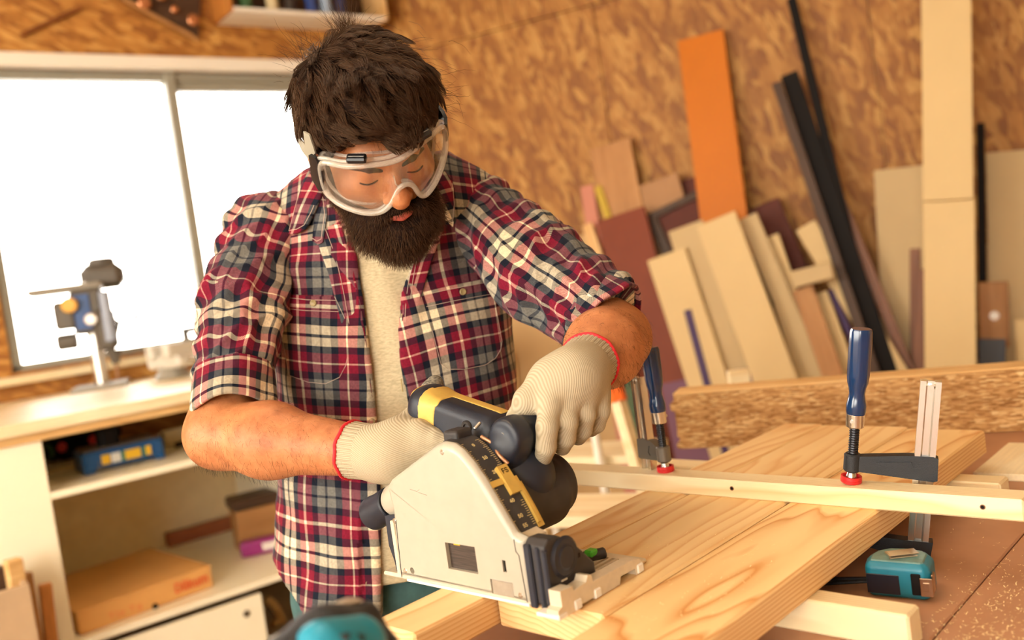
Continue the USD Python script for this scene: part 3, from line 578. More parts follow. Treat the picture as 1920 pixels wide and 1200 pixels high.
# ---------------------------------------------------------------- tape measure, shavings, teal tool
TEAL = plain("teal_plastic", srgb(24, 116, 140), 0.4, vary=0.1, vscale=30, bump=0.15, bscale=400)
DARKRUB = plain("dark_rubber", srgb(34, 38, 44), 0.55, bump=0.3, bscale=700)
o = AB * 1.088 + BB * 0.436 + np.array([0, 0, Z_T]); yaw = 10.0
t = thing("tape_measure", "teal tape measure with a steel belt clip beside the batten's end", "tape measure", o, rz=ANG_B - 90 + yaw)
poly = [(-0.037, -0.026), (0.030, -0.030), (0.037, -0.022), (0.037, 0.012), (0.028, 0.027), (0.006, 0.034), (-0.018, 0.032), (-0.034, 0.018), (-0.039, 0.0)]
from shapely.geometry import Polygon as _Poly
pg = _Poly(poly).buffer(-0.008).buffer(0.008, quad_segs=6)
def rounded_prism(pg, z0, z1, bev, steps=4, n=160):
    """an outline with rounded edges"""
    L = pg.exterior.length; P = np.array([pg.exterior.interpolate(s).coords[0] for s in np.linspace(0, L, n, endpoint=False)])
    if pg.exterior.is_ccw is False: P = P[::-1]
    t_ = np.roll(P, -1, 0) - np.roll(P, 1, 0); nrm = np.stack([t_[:, 1], -t_[:, 0]], 1); nrm /= np.linalg.norm(nrm, axis=1, keepdims=True)
    rings = []
    for th in np.linspace(0, math.pi / 2, steps): rings.append(np.column_stack([P - nrm * bev * (1 - math.sin(th)), np.full(n, z0 + bev * (1 - math.cos(th)))]))
    for th in np.linspace(math.pi / 2, 0, steps): rings.append(np.column_stack([P - nrm * bev * (1 - math.sin(th)), np.full(n, z1 - bev * (1 - math.cos(th)))]))
    m = loft(np.array(rings), caps=False)
    import manifold3d as mf
    f = np.array(mf.triangulate([rings[0][:, :2].copy()])).reshape(-1, 3)
    c0 = trimesh.Trimesh(rings[0], f[:, ::-1], process=False); c1 = trimesh.Trimesh(rings[-1], f, process=False)
    for c, want in ((c0, -1), (c1, 1)):
        if len(c.faces) and np.sign(c.face_normals[:, 2].mean()) != want: c.invert()
    if m.volume < 0: m.invert()
    return cat(m, c0, c1)
obj("case", rounded_prism(pg, 0.0, 0.044, 0.009), TEAL, t)
obj("side_cover", rounded_prism(pg.buffer(-0.007), 0.040, 0.0452, 0.002), plain("worn_teal_cover", srgb(96, 128, 122), 0.45, vary=0.25, vscale=60), t)
obj("belt_clip", cat(box((-0.014, -0.012, 0.0455), (0.018, 0.006, 0.0470), 0.0005), box((-0.014, -0.012, 0.0490), (0.020, 0.006, 0.0502), 0.0005), box((-0.0155, -0.012, 0.0455), (-0.0138, 0.006, 0.0502), 0.0005)).apply_transform(trimesh.transformations.rotation_matrix(0.5, (0, 0, 1))), STEEL, t)
obj("sticker", box((-0.034, -0.0292, 0.006), (0.004, -0.0275, 0.030), 0.0005).apply_transform(trimesh.transformations.rotation_matrix(-0.06, (0, 0, 1))), plain("dark_sticker", srgb(30, 32, 44), 0.3), t)
obj("hook", cat(box((0.0375, -0.026, 0.010), (0.040, -0.012, 0.032), 0.0006), box((0.026, -0.033, 0.008), (0.040, -0.0312, 0.030), 0.0006), box((0.0295, -0.0345, 0.015), (0.0365, -0.033, 0.025), 0.0004)), plain("nickel_hook", srgb(200, 180, 160), 0.25, 1.0), t)
obj("mouth", box((0.016, -0.0318, 0.008), (0.027, -0.0285, 0.034), 0.001), BLACKB, t)
for dy, ln in ((0.006, 0.085), (-0.008, 0.072)):
    obj("wrist_strap", sweep(spline([(-0.034, dy * 0.6, 0.012), (-0.034 - ln * 0.5, dy * 0.8, 0.008), (-0.034 - ln, dy, 0.003)], 12), 0.0042, 8, squash=0.5), DARKRUB, t)
rng = np.random.default_rng(5)
fl = []
def flake(a_, b_, z_, s):
    n_ = 4; u = np.linspace(-1, 1, n_); c = s * (0.4 + 0.6 * rng.random()); wv = s * 0.22
    P = np.stack([u * c, np.zeros(n_), (u ** 2) * c * 0.35], 1); Q = P + np.array([0, wv, 0]); V = np.vstack([P, Q]); R = rotz(rng.random() * 360)
    f = [];
    for i in range(n_ - 1): f += [(i, i + 1, n_ + i + 1), (i, n_ + i + 1, n_ + i)]
    return trimesh.Trimesh(V @ R.T + np.array([a_, b_, z_ + 0.0003]), f, process=False)
for k in range(1700):
    r = rng.random()
    if r < 0.80: p = np.array([rng.normal(0.98, 0.13), rng.normal(0.31, 0.05)]); z_ = Z_T
    elif r < 0.9: p = np.array([rng.uniform(0.75, 1.4), rng.uniform(0.2, 0.46)]); z_ = Z_T
    else: p = np.array([rng.uniform(0.70, 1.0), rng.uniform(0.5, 0.72)]); z_ = Z_P
    if z_ == Z_T and (p[1] > 0.468 or (0.92 < p[0] < 0.975 and p[1] > 0.36) or (1.03 < p[0] < 1.14 and p[1] > 0.385)): continue
    fl.append(flake(p[0], p[1], z_, rng.uniform(0.0010, 0.0042)))
bobj("wood_shavings", "fine pale wood shavings scattered on the bench and planks", "shavings", cat(fl), plain("shaving_wood", srgb(252, 226, 172), 0.6), kind="stuff", smooth=False)

# the teal machine on the bench right before the camera
tb = at(640, 1190, 0.70); TO = np.array([tb[0], tb[1], Z_T])
t = thing("power_sander", "teal and black power tool standing before the planks, its blunt nose up", "power tool", TO)
def tp(px, py, d): return at(px, py, d) - TO
nose_, mid_, tail_ = tp(684, 1156, 0.73), tp(610, 1206, 0.69), tp(545, 1260, 0.66)
Fb = blend([(s_cone(nose_, mid_, 0.0125, 0.024), .02), (s_cone(mid_, tail_, 0.024, 0.028), .02), (s_cone(nose_ + (0.006, -0.01, -0.03), mid_ + (0.012, -0.01, -0.05), 0.022, 0.034), .02), (s_cone(mid_ + (0.01, 0, -0.05), np.array([mid_[0] + 0.01, mid_[1], 0.045]), 0.036, 0.052), .03), (s_cone(np.array([mid_[0] - 0.05, mid_[1] - 0.02, 0.05]), np.array([mid_[0] + 0.05, mid_[1] + 0.02, 0.05]), 0.042, 0.042), .03)], .02)
obj("body", nets(Fb, 0.0035), DARKRUB, t, smooth=True)
obj("cover", nets(blend([(s_cone(tp(672, 1186, 0.69), tp(606, 1218, 0.662), 0.0125, 0.022), .02), (s_cone(tp(690, 1215, 0.69), tp(640, 1240, 0.67), 0.014, 0.02), .02)], .02), 0.003), plain("bright_teal_plastic", srgb(30, 140, 168), 0.35), t, smooth=True, label="bright teal housing")
obj("slot", sweep(spline([tp(640, 1200, 0.651), tp(660, 1194, 0.664), tp(680, 1200, 0.668)], 10), 0.004, 8), DARKRUB, t)
obj("rim", sweep(spline([tp(512, 1208, 0.665), tp(560, 1180, 0.68), tp(615, 1148, 0.70), tp(655, 1130, 0.72), tp(680, 1128, 0.73)], 24), np.r_[np.linspace(0.0055, 0.004, 20), 0.0035, 0.003, 0.0022, 0.001], 8), plain("pale_grey_rim", srgb(206, 198, 186), 0.4), t, label="pale grey edge along the tool's back")
obj("base", moved(box((-0.095, -0.048, 0.0), (0.095, 0.048, 0.016), 0.004), (mid_[0] + 0.005, mid_[1], 0), rotz(22)), DARKRUB, t)
# ---------------------------------------------------------------- the plunge saw: x forwards along the cut, y away from its flat side, z up
SAW_O = BB * 0.97 + AB * 0.709 + np.array([0, 0, Z_P + 0.0005]); SAW_R = np.stack([-BB, AB, [0, 0, 1.0]], 1)
# shell material: light warm grey enamel with scuffs
SAWW = plain("saw_light_grey_enamel", srgb(174, 166, 150), 0.3, vary=0.035, vscale=40, bump=0.04, bscale=900)
SAWD = plain("saw_navy_plastic", srgb(26, 32, 46), 0.42, vary=0.25, vscale=35, bump=0.25, bscale=1600)
SAWG = plain("saw_dusty_black", srgb(48, 44, 44), 0.55, vary=0.3, vscale=45, bump=0.25, bscale=1600)
SAWS = plain("saw_scale_black", srgb(56, 54, 56), 0.5, vary=0.15, vscale=60)
SAWY = plain("saw_yellow", srgb(206, 168, 82), 0.5, vary=0.08, vscale=60)
SAWC = plain("saw_cast_plate", srgb(214, 200, 176), 0.4, 0.15, vary=0.06, vscale=80)
NUMC = plain("scale_print", srgb(222, 200, 140), 0.5)
GREENP = plain("green_plastic", srgb(80, 190, 60), 0.35)
saw = thing("plunge_saw", "light grey plunge saw with dark handle and yellow inserts on the planks", "circular saw", SAW_O, quat=SAW_R)
def S(*p): return SAW_O + SAW_R @ np.array(p, float)
from shapely.geometry import box as _sbox
def yprism(pg, y0, y1, bev, n=240):    # outline in xz, rounded edges, between y0 and y1
    m = rounded_prism(pg, y0, y1, bev, n=n); v = m.vertices.copy(); m.vertices = np.stack([v[:, 0], v[:, 2], v[:, 1]], 1); m.invert(); return m
face = _Poly([(0.041, 0.090), (0.038, 0.060), (0.034, 0.002), (0.080, 0.0), (0.271, 0.0), (0.2725, 0.0775), (0.256, 0.082), (0.246, 0.096), (0.231, 0.119), (0.217, 0.141), (0.202, 0.160), (0.186, 0.175), (0.172, 0.1825), (0.155, 0.184), (0.142, 0.180), (0.109, 0.1635), (0.046, 0.132), (0.036, 0.122)])
face = face.buffer(-0.004).buffer(0.004, quad_segs=5).buffer(0.003).buffer(-0.003)
win = _sbox(0.1365, 0.0265, 0.1885, 0.0595)
# side plate with a real window: a frame of four pieces would show seams, so the opening is cut with a boolean
def to_man(m):
    import manifold3d as mf
    m = m.copy(); m.merge_vertices(); return mf.Manifold(mf.Mesh(vert_properties=np.asarray(m.vertices, np.float32), tri_verts=np.asarray(m.faces, np.uint32)))
def from_man(M):
    k = M.to_mesh(); return trimesh.Trimesh(k.vert_properties[:, :3], k.tri_verts, process=False)
def cut(m, *tools):
    try:
        M = to_man(m)
        for t_ in tools: M = M - to_man(t_)
        r = from_man(M)
        return r if len(r.faces) > 10 else m
    except Exception:
        return m
body = yprism(face, 0.0, 0.016, 0.0085)
slot = cyl((0.2342, -0.01, 0.036), (0.2342, 0.004, 0.036), 0.0032, n=16)
body = cut(body, box((0.1365, -0.01, 0.0265), (0.1885, 0.02, 0.0595)), box((0.2312, -0.01, 0.035), (0.2368, 0.004, 0.049)), box((0.2072, -0.01, -0.01), (0.2430, 0.005, 0.0235)), cyl((0.0655, -0.01, 0.0145), (0.0655, 0.006, 0.0145), 0.0042, n=20))
g = obj("blade_guard", body, SAWW, saw, smooth=30)
inner = yprism(face.buffer(-0.007), 0.0150, 0.046, 0.002); inner = cut(inner, box((0.132, 0.0, 0.02), (0.193, 0.03, 0.065)))
obj("guard_core", inner, SAWC, saw, smooth=30)
obj("slot_insert", box((0.2314, 0.0020, 0.0352), (0.2366, 0.0045, 0.0488), 0.0004), BLACKB, saw)  # dark piece painting the shade inside the shallow slot
obj("window_plate", box((0.1366, 0.0052, 0.0266), (0.1884, 0.0062, 0.0594)), mat("brushed_blade", {"tc": ("texture_coordinate", {}), "m": ("mapping", {"scale": (30, 30, 900)}), "n": ("noise_texture", {"scale": 1.0}), "r": ("rgb_ramp", {"ramp": [(0.3, srgb(62, 54, 50)), (0.7, srgb(92, 80, 72))]}), "p": ("principled_bsdf", {"metallic": 0.6, "roughness": 0.5})}, [("tc.object", "m.vector"), ("m.vector", "n.vector"), ("n.fac", "r.fac"), ("r.color", "p.base_color")]), saw, label="dull steel plate seen through the guard's window")
obj("blade_mark", box((0.147, 0.0040, 0.0560), (0.158, 0.0054, 0.0594), 0.0005), plain("amber_plastic", srgb(236, 180, 40), 0.4), saw)
obj("chip_window", box((0.2078, 0.001, 0.0005), (0.2424, 0.0048, 0.0228), 0.0008), plain("smoked_chip_window", srgb(158, 146, 130), 0.25, vary=0.1, vscale=90), saw)
for (x, z) in ((0.155, 0.172), (0.044, 0.0775), (0.051, 0.0125), (0.2535, 0.0105)):
    obj("screw", cut(cyl((x, 0.002, z), (x, -0.0006, z), 0.0034, n=20, bevel=0.0005), box((x - 0.0022, -0.002, z - 0.0005), (x + 0.0022, 0.0003, z + 0.0005))), STEEL, saw)
obj("guard_seam", cat(sweep([(0.2555, -0.0002, 0.076), (0.2560, -0.0002, 0.062), (0.2600, -0.0002, 0.058), (0.2630, -0.0002, 0.004)], 0.0005, 6), sweep([(0.0475, -0.0002, 0.079), (0.0425, -0.0002, 0.003)], 0.0005, 6)), SAWG, saw)
obj("scratch", cat(sweep([(0.085, 0.0002, 0.122), (0.098, 0.0002, 0.120), (0.103, 0.0002, 0.123)], 0.0004, 5), sweep([(0.100, 0.0002, 0.119), (0.116, 0.0002, 0.1165)], 0.0004, 5)), plain("scratch_grey", srgb(128, 118, 104), 0.6), saw)
# dust port
dp = unit([-0.044, 0.0, -0.019])
p0 = np.array([0.030, 0.026, 0.100])
obj("port_neck", nets(blend([(s_cone(p0 - dp * 0.030, p0 + dp * 0.006, 0.0235, 0.0225), 0.02)], 0.02), 0.0025), SAWW, saw, smooth=True)
obj("dust_port", lathe([(0.0165, 0.0), (0.0205, -0.002), (0.0222, 0.0), (0.0222, 0.030), (0.0232, 0.036), (0.0232, 0.046), (0.0195, 0.046), (0.0190, 0.01), (0.0, 0.01)], 40).apply_transform(np.vstack([np.column_stack([frame(dp), p0 + dp * 0.022]), [0, 0, 0, 1]])), SAWD, saw, smooth=40)
# depth scale along the curved edge
arc = spline([(0.150, 0.1795), (0.164, 0.1785), (0.182, 0.1690), (0.202, 0.1490), (0.218, 0.1265), (0.234, 0.1010), (0.2485, 0.0735)], 80)
tan = np.gradient(arc, axis=0); tan /= np.linalg.norm(tan, axis=1, keepdims=True); nor = np.stack([-tan[:, 1], tan[:, 0]], 1)
if nor[40] @ np.array([1, 1]) < 0: nor = -nor
def band(lo, hi, y0, y1, off, th):     # a strip along the arc
    k = slice(int(lo * 79), int(hi * 79) + 1); P, N = arc[k], nor[k]; R = []
    for p, n_ in zip(P, N):
        a_, b_ = p + n_ * off, p + n_ * (off + th); R.append([(a_[0], y0, a_[1]), (a_[0], y1, a_[1]), (b_[0], y1, b_[1]), (b_[0], y0, b_[1])])
    m = loft(np.array(R)); 
    if m.volume < 0: m.invert()
    return m
def onarc(s, y, off):                   # point and axes on the strip
    i = min(max(s, 0), 1) * 79; j = int(min(i, 78)); f = i - j; p = arc[j] * (1 - f) + arc[j + 1] * f; n_ = nor[j]; t_ = tan[j]
    return np.array([p[0] + n_[0] * off, y, p[1] + n_[1] * off]), np.array([t_[0], 0, t_[1]]), np.array([n_[0], 0, n_[1]])
sc = obj("depth_scale", band(0.0, 1.0, 0.009, 0.0465, 0.0, 0.004), SAWS, saw, smooth=30)
ticks = []
for k in range(45):
    s = 0.16 + 0.80 * k / 44; L_ = 0.0070 if k % 5 == 0 else 0.0042
    for ya, sg in ((0.0105, 1), (0.0450, -1)):
        if sg < 0 and 0.52 < s < 0.75: continue
        p, t_, n_ = onarc(s, ya + sg * L_ / 2, 0.00405); R = np.stack([t_, [0, 1, 0], n_], 1)
        ticks.append(moved(box((-0.00028, -L_ / 2, -0.0001), (0.00028, L_ / 2, 0.0002)), p, R))
obj("scale_ticks", cat(ticks), NUMC, sc, smooth=False)
for txt, s in (("0", 0.20), ("10", 0.34), ("20", 0.475), ("40", 0.735), ("50", 0.865), ("55", 0.945)):
    p, t_, n_ = onarc(s, 0.0285, 0.0042); m = meshkit.text_mesh(txt, 0.0044, 0.0003, bold=True); m.apply_translation(-m.bounds.mean(0))
    obj("number", moved(m, p, np.stack([np.cross(-t_, n_), -t_, n_], 1)), NUMC, sc, smooth=False)
obj("depth_pointer", cat(band(0.545, 0.605, 0.0085, 0.034, 0.004, 0.0025), band(0.465, 0.70, 0.030, 0.0465, 0.004, 0.0055)), SAWY, saw, smooth=30, label="yellow depth pointer marked FS")
m = meshkit.text_mesh("FS", 0.0062, 0.0003, bold=True); m.apply_translation(-m.bounds.mean(0)); p, t_, n_ = onarc(0.505, 0.0385, 0.0096)
obj("lettering", moved(m, p, np.stack([np.cross(-t_, n_), -t_, n_], 1)), BLACKB, saw, smooth=False)
obj("depth_slider", cat(band(0.63, 1.0, 0.0465, 0.057, -0.004, 0.009), band(0.58, 0.97, 0.0465, 0.052, 0.004, 0.004)), SAWY, saw, smooth=30)
obj("scale_lever", sweep([onarc(s, 0.0495 + 0.002 * math.sin(s * 30), 0.007)[0] for s in np.linspace(0.16, 0.46, 14)], 0.0022, 8), plain("brass_lever", srgb(170, 120, 84), 0.35, 0.4), saw)
obj("lever_pin", cyl((0.168, 0.046, 0.190), (0.1695, 0.056, 0.196), 0.0022, bevel=0.0006), STEEL, saw)
obj("guard_boss", nets(blend([(s_box((0.150, 0.034, 0.184), (0.013, 0.014, 0.009), 0.004), 0.01)], 0.01), 0.002), SAWG, saw, smooth=True)
# handle, grip, motor
hu = unit([0.130, 0, -0.033]); hw = np.array([-hu[2], 0, hu[0]]); hc = np.array([0.097, 0.093, 0.1915]); HR = np.stack([hu, [0, 1, 0], hw], 1)
F = blend([s_box(hc, (0.074, 0.0275, 0.0245), 0.013, HR), (s_ell(hc - hu * 0.060 + hw * 0.001, (0.026, 0.029, 0.028), HR), 0.02), (s_box((0.170, 0.093, 0.140), (0.034, 0.034, 0.034), 0.014), 0.025), (s_cone((0.100, 0.098, 0.140), (0.19, 0.098, 0.118), 0.036, 0.04), 0.02)], 0.016)
obj("handle", nets(F, 0.0022), SAWD, saw, smooth=True)
def inlay(reg):
    def f(P):
        q = (P - hc) @ HR; return np.maximum(F(P) - 0.0009, reg(q))
    f.box = (hc - 0.1, hc + 0.1); return f
near = lambda q: np.maximum.reduce([np.abs(q[:, 0] + 0.037) - 0.013 - 0.10 * np.maximum(q[:, 2], 0), -(q[:, 2] + 0.010), q[:, 1] + 0.004])
topp = lambda q: np.maximum.reduce([np.abs(q[:, 0] - 0.008) - 0.058, -(q[:, 2] - 0.017), np.where(q[:, 0] < -0.02, q[:, 1] - 0.022, -(q[:, 1] - 0.003)), q[:, 1] - 0.024])
obj("handle_inlay", nets(inlay(lambda q: np.minimum(near(q), topp(q))), 0.0016, hc - 0.085, hc + 0.085), SAWY, saw, smooth=True, label="yellow soft insert wrapped over the dark handle")
obj("handle_inlay", nets(inlay(lambda q: np.maximum.reduce([np.abs(q[:, 0] + 0.082) - 0.009, -(q[:, 2] - 0.012), np.abs(q[:, 1]) - 0.02])), 0.0016, hc - 0.105, hc + 0.085), SAWY, saw, smooth=True, label="small yellow insert at the handle's rear end")
obj("handle_dial", cat(lathe([(0.0055, -0.004), (0.0055, 0.0), (0.0085, 0.001), (0.0098, -0.001), (0.0098, -0.008), (0.0055, -0.008)], 28).apply_transform(np.vstack([np.column_stack([frame((0, -1, 0)), (0.135, 0.0628, 0.1865)]), [0, 0, 0, 1]])), cyl((0.135, 0.072, 0.1865), (0.135, 0.0652, 0.1865), 0.0056)), SAWG, saw)
GC = np.array([0.204, 0.0, 0.1765])
Fg = blend([s_cyl(GC + (0, 0.062, 0), GC + (0, 0.176, 0), 0.0215, 0.006), (s_cyl(GC + (0, 0.056, 0), GC + (0, 0.085, 0), 0.0245, 0.006), 0.008), (s_cone(GC + (-0.006, 0.066, -0.008), GC + (-0.030, 0.068, -0.038), 0.016, 0.018), .01), (s_cone(GC + (-0.012, 0.075, -0.02), (0.180, 0.09, 0.128), 0.024, 0.034), 0.016)], 0.012)
obj("front_grip", nets(Fg, 0.002), SAWD, saw, smooth=True)
obj("hex_key", cat(sweep(spline([(0.190, 0.0565, 0.162), (0.2035, 0.0560, 0.1785), (0.2065, 0.0562, 0.1825)], 10), 0.0017, 8), cyl((0.206, 0.058, 0.182), (0.206, 0.0545, 0.182), 0.0028)), STEEL, saw)
obj("key_recess", cyl((0.209, 0.0575, 0.186), (0.209, 0.0588, 0.186), 0.014, bevel=0.0008), SAWG, saw)
MC = np.array([0.180, 0.0, 0.090])
obj("motor_housing", nets(blend([s_cyl(MC + (0, 0.050, 0), MC + (0, 0.150, 0), 0.047, 0.012), (s_cyl(MC + (0.003, 0.145, 0.004), MC + (0.004, 0.168, 0.004), 0.041, 0.014), 0.01)], 0.01), 0.0025), SAWG, saw, smooth=True)
vents = [box((-0.012, -0.0012, -0.0005), (0.012, 0.0012, 0.0008)) for _ in range(4)]
for k, v in enumerate(vents):
    a_ = math.radians(58); n_ = np.array([math.cos(a_), 0, math.sin(a_)]); t_ = np.array([-n_[2], 0, n_[0]])
    obj("vent", moved(v, MC + n_ * 0.047 + np.array([0, 0.085 + 0.006 * k, 0]), np.stack([t_, [0, 1, 0], n_], 1)), BLACKB, saw)
# nose with its round cover
yz = [(-0.004, 0.004), (-0.004, 0.073), (0.004, 0.080), (0.020, 0.079), (0.036, 0.070), (0.052, 0.056), (0.066, 0.042), (0.077, 0.030), (0.078, 0.014), (0.066, 0.012), (0.030, 0.010), (0.0, 0.006)]
nm = rounded_prism(_Poly(yz).buffer(-0.003).buffer(0.003), 0.273, 0.304, 0.003); v = nm.vertices.copy(); nm.vertices = np.stack([v[:, 2], v[:, 0], v[:, 1]], 1)
obj("nose", nm, SAWG, saw, smooth=30)
obj("side_rib", cat(box((0.2735, -0.0075, 0.002), (0.284, -0.002, 0.0745), 0.0018), box((0.289, -0.0065, 0.002), (0.296, -0.002, 0.0725), 0.0018), box((0.2985, -0.006, 0.003), (0.3055, 0.001, 0.070), 0.0018)), SAWD, saw)
obj("pivot_cover", cat(cyl((0.303, 0.026, 0.053), (0.3075, 0.026, 0.053), 0.0235, 0.0215, n=40, bevel=0.0015), cyl((0.3065, 0.026, 0.053), (0.309, 0.026, 0.053), 0.015, 0.013, n=32, bevel=0.001)), SAWD, saw)
obj("nose_mark", box((0.3038, 0.016, 0.0275), (0.3046, 0.026, 0.0295)), SAWC, saw)
obj("nose_slot", cat(box((0.3036, 0.048, 0.044), (0.3046, 0.053, 0.049), 0.0003), box((0.3036, 0.058, 0.013), (0.3048, 0.064, 0.020), 0.0003)), BLACKB, saw)
# base plate with its stepped front rail
bp = cut(box((0.004, 0.0, 0.0), (0.312, 0.166, 0.006), 0.002), *[box((0.262 + 0.009 * k, 0.108, -0.01), (0.267 + 0.009 * k, 0.150, 0.02)) for k in range(5)])
obj("base_plate", bp, SAWC, saw)
obj("edge_strip", box((0.055, -0.003, 0.0), (0.268, 0.0005, 0.0035), 0.0008), WHITE_PAINT, saw, label="thin white splinter strip under the guard")
fr = [(-0.017, 0.0), (-0.017, 0.010), (-0.010, 0.012), (-0.010, 0.029), (0.010, 0.028), (0.012, 0.022), (0.034, 0.024), (0.038, 0.030), (0.044, 0.029), (0.046, 0.0205), (0.088, 0.020), (0.120, 0.0195), (0.134, 0.017), (0.142, 0.009), (0.142, 0.0), (0.126, 0.0), (0.124, 0.008), (0.096, 0.009), (0.093, 0.0), (0.056, 0.0), (0.054, 0.003), (0.014, 0.003), (0.012, 0.0)]
rm = prism(fr, 0.017, "x"); rm.apply_translation((0.307, 0, 0))
obj("front_rail", rm, SAWC, saw, smooth=25)
for y in (0.045, 0.128, 0.010): obj("rail_pad", box((0.319, y, 0.0), (0.326, y + 0.012, 0.011), 0.0015), WHITE_PAINT, saw)
obj("splinter_foot", box((0.292, -0.019, 0.0), (0.326, -0.004, 0.005), 0.001), WHITE_PAINT, saw)
obj("clamp_knob", cat(cyl((0.244, 0.128, 0.010), (0.262, 0.150, 0.012), 0.008, 0.007, bevel=0.002)), SAWG, saw)
obj("lock_button", box((0.246, 0.126, 0.012), (0.259, 0.140, 0.0205), 0.002), GREENP, saw)
obj("rear_bracket", prism([(0.018, 0.080), (0.036, 0.083), (0.041, 0.080), (0.036, 0.004), (0.026, 0.002), (0.024, 0.020), (0.017, 0.040)], 0.030, "y").apply_translation((0, 0.006, 0)), SAWD, saw)
obj("rear_shim", box((0.031, 0.002, 0.003), (0.038, 0.012, 0.076), 0.001), SAWC, saw)
th = np.linspace(0, 2 * np.pi, 30)
obj("rear_knob", sweep(np.stack([0.014 + 0.011 * np.cos(th), np.full(30, 0.040), 0.052 + 0.011 * np.sin(th)], 1), 0.0035, 8, caps=False), GREENP, saw)
obj("rear_knob_core", cyl((0.014, 0.034, 0.052), (0.014, 0.046, 0.052), 0.0095, bevel=0.002), SAWD, saw)
# ---------------------------------------------------------------- the man
PO = np.array([-0.24, 1.50, 0.0])
man = thing("person", "bearded man in a plaid shirt, goggles and knit gloves guiding the saw with both hands", "person", PO)
def pobj(name, m, mt, parent=man, smooth=True, uv=None, label=None):
    return obj(name, moved(m, -PO), mt, parent, smooth=smooth, uv=uv, label=label)
# head frame: columns towards his left ear, the face, the crown
HC = at(693.5, 251.9, 1.248)
_y, _p, _rr = map(math.radians, (24.7, 39.0, 12.1))
hf = np.array([math.sin(_y) * math.cos(_p), -math.cos(_y) * math.cos(_p), -math.sin(_p)]); hx = np.array([math.cos(_y), math.sin(_y), 0.0]); hz = np.cross(hx, hf); hz = -hz if hz[2] < 0 else hz
hx, hz = math.cos(_rr) * hx + math.sin(_rr) * hz, -math.sin(_rr) * hx + math.cos(_rr) * hz
HM = np.stack([hx, hf, hz], 1)
def Hd(*p): return HC + HM @ np.array(p, float)
def cone(a, b, ra, rb): return s_cone(a, b, ra, rb)
SKIN = mat("skin", {"tc": ("texture_coordinate", {}), "n": ("noise_texture", {"scale": 26.0, "detail": 5.0, "roughness": 0.65}), "r": ("rgb_ramp", {"ramp": [(0.3, srgb(156, 92, 54)), (0.55, srgb(184, 118, 74)), (0.75, srgb(198, 134, 90))]}), "n2": ("noise_texture", {"scale": 420.0, "detail": 2.0}), "bm": ("bump", {"strength": 0.25, "distance": 0.001}),
    "p": ("principled_bsdf", {"roughness": 0.52, "specular_ior_level": 0.4, "subsurface_weight": 0.12, "subsurface_radius": (0.6, 0.22, 0.1), "subsurface_scale": 0.012})},
    [("tc.object", "n.vector"), ("n.fac", "r.fac"), ("r.color", "p.base_color"), ("tc.object", "n2.vector"), ("n2.fac", "bm.height"), ("bm.normal", "p.normal")])
shR, shL = at(478, 432, 1.50), at(893, 388, 1.485)
elR, wrR = at(412, 814, 1.345), at(724, 851, 1.215)
elL, wrL = at(1154, 634, 1.315), at(1080, 703, 1.150)
nk = at(700, 385, 1.47)
chest, belly = at(722, 520, 1.53), at(745, 760, 1.55)
B = [(s_ell(Hd(0, -0.012, 0.014), (0.077, 0.099, 0.090), HM), .02), (s_ell(Hd(0, 0.028, -0.036), (0.063, 0.066, 0.084), HM), .02), (cone(Hd(0, 0.02, -0.070), Hd(0, 0.066, -0.106), 0.052, 0.028), .02),
     (cone(Hd(-0.03, 0.080, 0.012), Hd(0.03, 0.080, 0.012), 0.012, 0.012), .02), (cone(Hd(0, 0.088, 0.002), Hd(0, 0.114, -0.036), 0.008, 0.0125), .012), (cone(Hd(0, 0.108, -0.042), Hd(0, 0.114, -0.036), 0.010, 0.0115), .008)]
for s in (-1, 1):
    B += [(cone(Hd(s * 0.013, 0.102, -0.041), Hd(s * 0.012, 0.105, -0.038), 0.0085, 0.007), .006), (cone(Hd(s * 0.046, 0.058, -0.030), Hd(s * 0.040, 0.068, -0.026), 0.022, 0.017), .02), (s_ell(Hd(s * 0.079, -0.006, -0.014), (0.009, 0.019, 0.031), HM), .006),
          (cone(Hd(s * 0.084, -0.014, -0.002), Hd(s * 0.083, -0.012, -0.028), 0.006, 0.005), .004), (cone(Hd(s * 0.031, 0.0765, -0.007), Hd(s * 0.031, 0.078, -0.008), 0.0135, 0.0135), .006), (cone(Hd(s * 0.022, 0.081, -0.014), Hd(s * 0.042, 0.077, -0.014), 0.0045, 0.004), .006)]
B += [(cone(Hd(-0.014, 0.099, -0.064), Hd(0.014, 0.099, -0.064), 0.007, 0.007), .008)]
B += [(cone(Hd(0, -0.035, -0.06), nk + (0, 0.02, 0.0), 0.062, 0.064), .03), (cone(nk, chest + (0, 0.03, 0), 0.060, 0.085), .04), (cone(chest + (0, 0.03, 0), belly, 0.085, 0.09), .05)]
for sh, el, wr, r3 in ((shR, elR, wrR, (.050, .046, .046)), (shL, elL, wrL, (.048, .046, .046))):
    mid = el + (wr - el) * 0.32
    B += [(cone(nk + (sh - nk) * 0.35 - (0, -0.02, 0.02), sh + (0, 0.01, -0.02), 0.042, 0.044), .03), (cone(sh + (0, 0.01, -0.02), el, r3[0] * 0.9, r3[1]), .03), (cone(el, mid, r3[1], r3[2] + 0.005), .03), (cone(mid, wr, r3[2] + 0.003, 0.0305), .03)]
